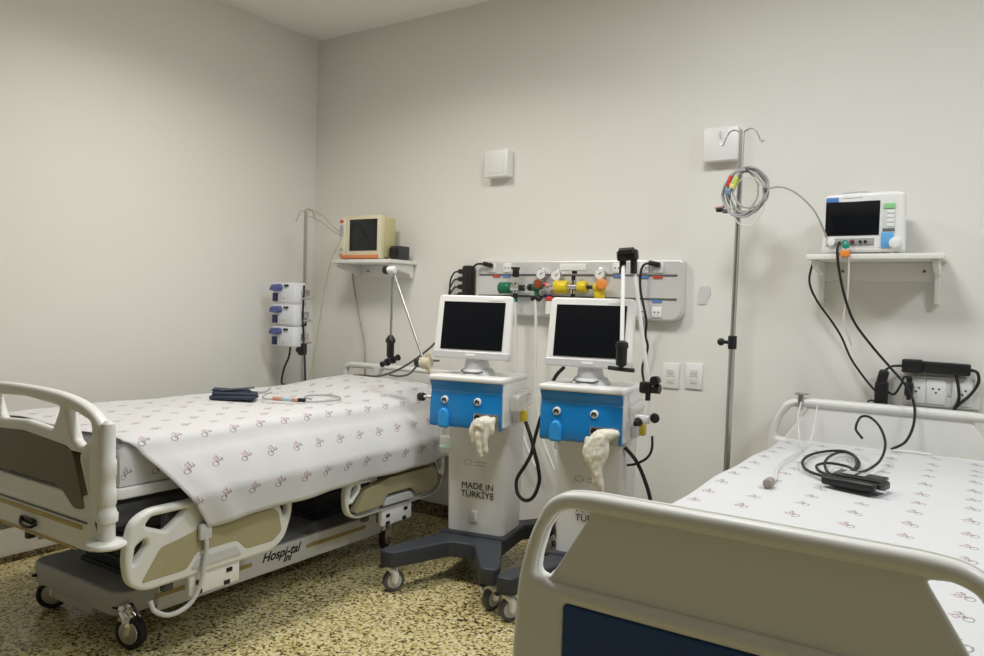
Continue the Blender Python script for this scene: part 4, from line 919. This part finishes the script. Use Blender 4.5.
b = MB(); b.tube([(-2.885, 2.47, .03), (-2.90, 2.44, .02), (-2.865, 2.40, .010), (-2.82, 2.43, .006)], .004); b.tube([(-2.66, 2.47, .006), (-2.62, 2.52, .006), (-2.60, 2.62, .006), (-2.66, 2.70, .006), (-2.76, 2.72, .006), (-2.82, 2.66, .006), (-2.78, 2.58, .006), (-2.70, 2.55, .006)], .0042); b.build('lead', GREYCAB, t)
for p, q, m in (((-2.825, 2.425, .010), (-2.775, 2.44, .010), mat('salmon', (.62, .30, .22), .5)), ((-2.775, 2.44, .011), (-2.725, 2.452, .011), mat('pale_blue', (.42, .60, .68), .5)), ((-2.725, 2.452, .010), (-2.69, 2.46, .010), mat('salmon2', (.58, .30, .26), .5)), ((-2.69, 2.46, .012), (-2.655, 2.468, .012), BLACK)):
    b = MB(); b.cyl(p, q, .010, n=14, bev=.002); b.build('plug', m, t)

ZR = .757
t = thing('handheld_monitor', 'black handheld oximeter with a coiled black lead lying on the right bed', 'oximeter', (-.335, 2.60, ZR), R(-14))
b = MB(); b.box((0, .03, .014), (.165, .085, .026), .007); b.cyl((-.085, -.03, .017), (.075, -.03, .017), .016, bev=.004); cs = b.build('case', BLACK, t)
b = MB(); b.box((.0, .04, .030), (.15, .075, .010), .003, Euler((R(4), 0, 0))); lid = b.build('cover', mat('black_gloss', (.02, .02, .02), .2), cs)
b = MB(); b.box((-.03, .045, .037), (.035, .04, .002), .0005, Euler((R(4), 0, 0))); b.box((.01, .045, .0375), (.02, .04, .002), .0005, Euler((R(4), 0, 0))); b.build('label', mat('grey_label', (.45, .45, .43), .4), lid)
b = MB(); b.tube([(.07, -.03, .012), (.10, -.03, .010), (.095, -.015, .008), (.06, -.012, .006)], .003); b.build('wrist_loop', LGREY, cs)
t = thing('oximeter_lead', 'black lead coiled in loose loops behind the oximeter on the right bed', 'cable', (0, 0, ZR))
b = MB()
b.tube([(-.385, 2.62, .022), (-.44, 2.66, .012), (-.505, 2.75, .008), (-.545, 2.90, .008), (-.545, 3.06, .008), (-.50, 3.19, .008), (-.44, 3.19, .012), (-.385, 3.05, .012), (-.36, 2.88, .016), (-.362, 2.74, .022), (-.365, 2.66, .03)], .0052)
b.tube([(-.375, 2.62, .022), (-.43, 2.72, .014), (-.465, 2.86, .018), (-.475, 3.02, .016), (-.455, 3.15, .016), (-.41, 3.10, .018), (-.375, 2.95, .02), (-.36, 2.80, .026), (-.36, 2.68, .03)], .0048)
b.tube([(-.40, 2.63, .02), (-.455, 2.71, .016), (-.48, 2.80, .018), (-.455, 2.87, .018), (-.40, 2.86, .018), (-.365, 2.78, .024), (-.36, 2.70, .03)], .0048)
b.tube([(-.36, 2.68, .03), (-.33, 2.80, .02), (-.305, 2.98, .03), (-.30, 3.08, .075), (-.325, 3.14, .125), (-.365, 3.18, .155), (-.40, 3.20, .15), (-.41, 3.16, .11), (-.38, 3.10, .085)], .0048)
b.build('lead_coil', RUBBER, t)
t = thing('clear_drip_line', 'clear drip line with grey end plug lying along the left of the right bed', 'drip line', (0, 0, ZR))
b = MB(); b.tube([(-.665, 3.45, .16), (-.67, 3.42, .10), (-.655, 3.38, .03), (-.63, 3.28, .006), (-.60, 3.15, .006), (-.60, 3.0, .006), (-.605, 2.85, .006), (-.585, 2.68, .006), (-.555, 2.53, .007), (-.555, 2.45, .011)], .0042)
b.tube([(-.60, 3.45, .15), (-.602, 3.40, .06), (-.605, 3.33, .008), (-.612, 3.2, .006)], .003); b.build('line', CLEARTUBE, t)
b = MB(); b.cyl((-.555, 2.46, .012), (-.555, 2.415, .013), .0155, .014, bev=.003); b.build('end_plug', mat('taupe_plug', (.34, .31, .28), .5), t)
t = thing('metal_clip', 'steel spring clip on the top edge of the right headboard', 'clip', (-.675, 3.52, .92))
b = MB(); b.box((0, -.03, -.008), (.022, .004, .07), .001); b.box((0, .0, .026), (.055, .062, .006), .002); b.cyl((-.018, -.034, -.03), (-.018, -.034, -.015), .005); b.build('clip_body', STEEL, t)
cable('paper_strip', 'pale flat tubing strip lying across the head end of the right bed', [(-.31, 3.40, ZR+.006), (-.24, 3.41, ZR+.006), (-.17, 3.40, ZR+.006)], .005, WCAB, 'strip')
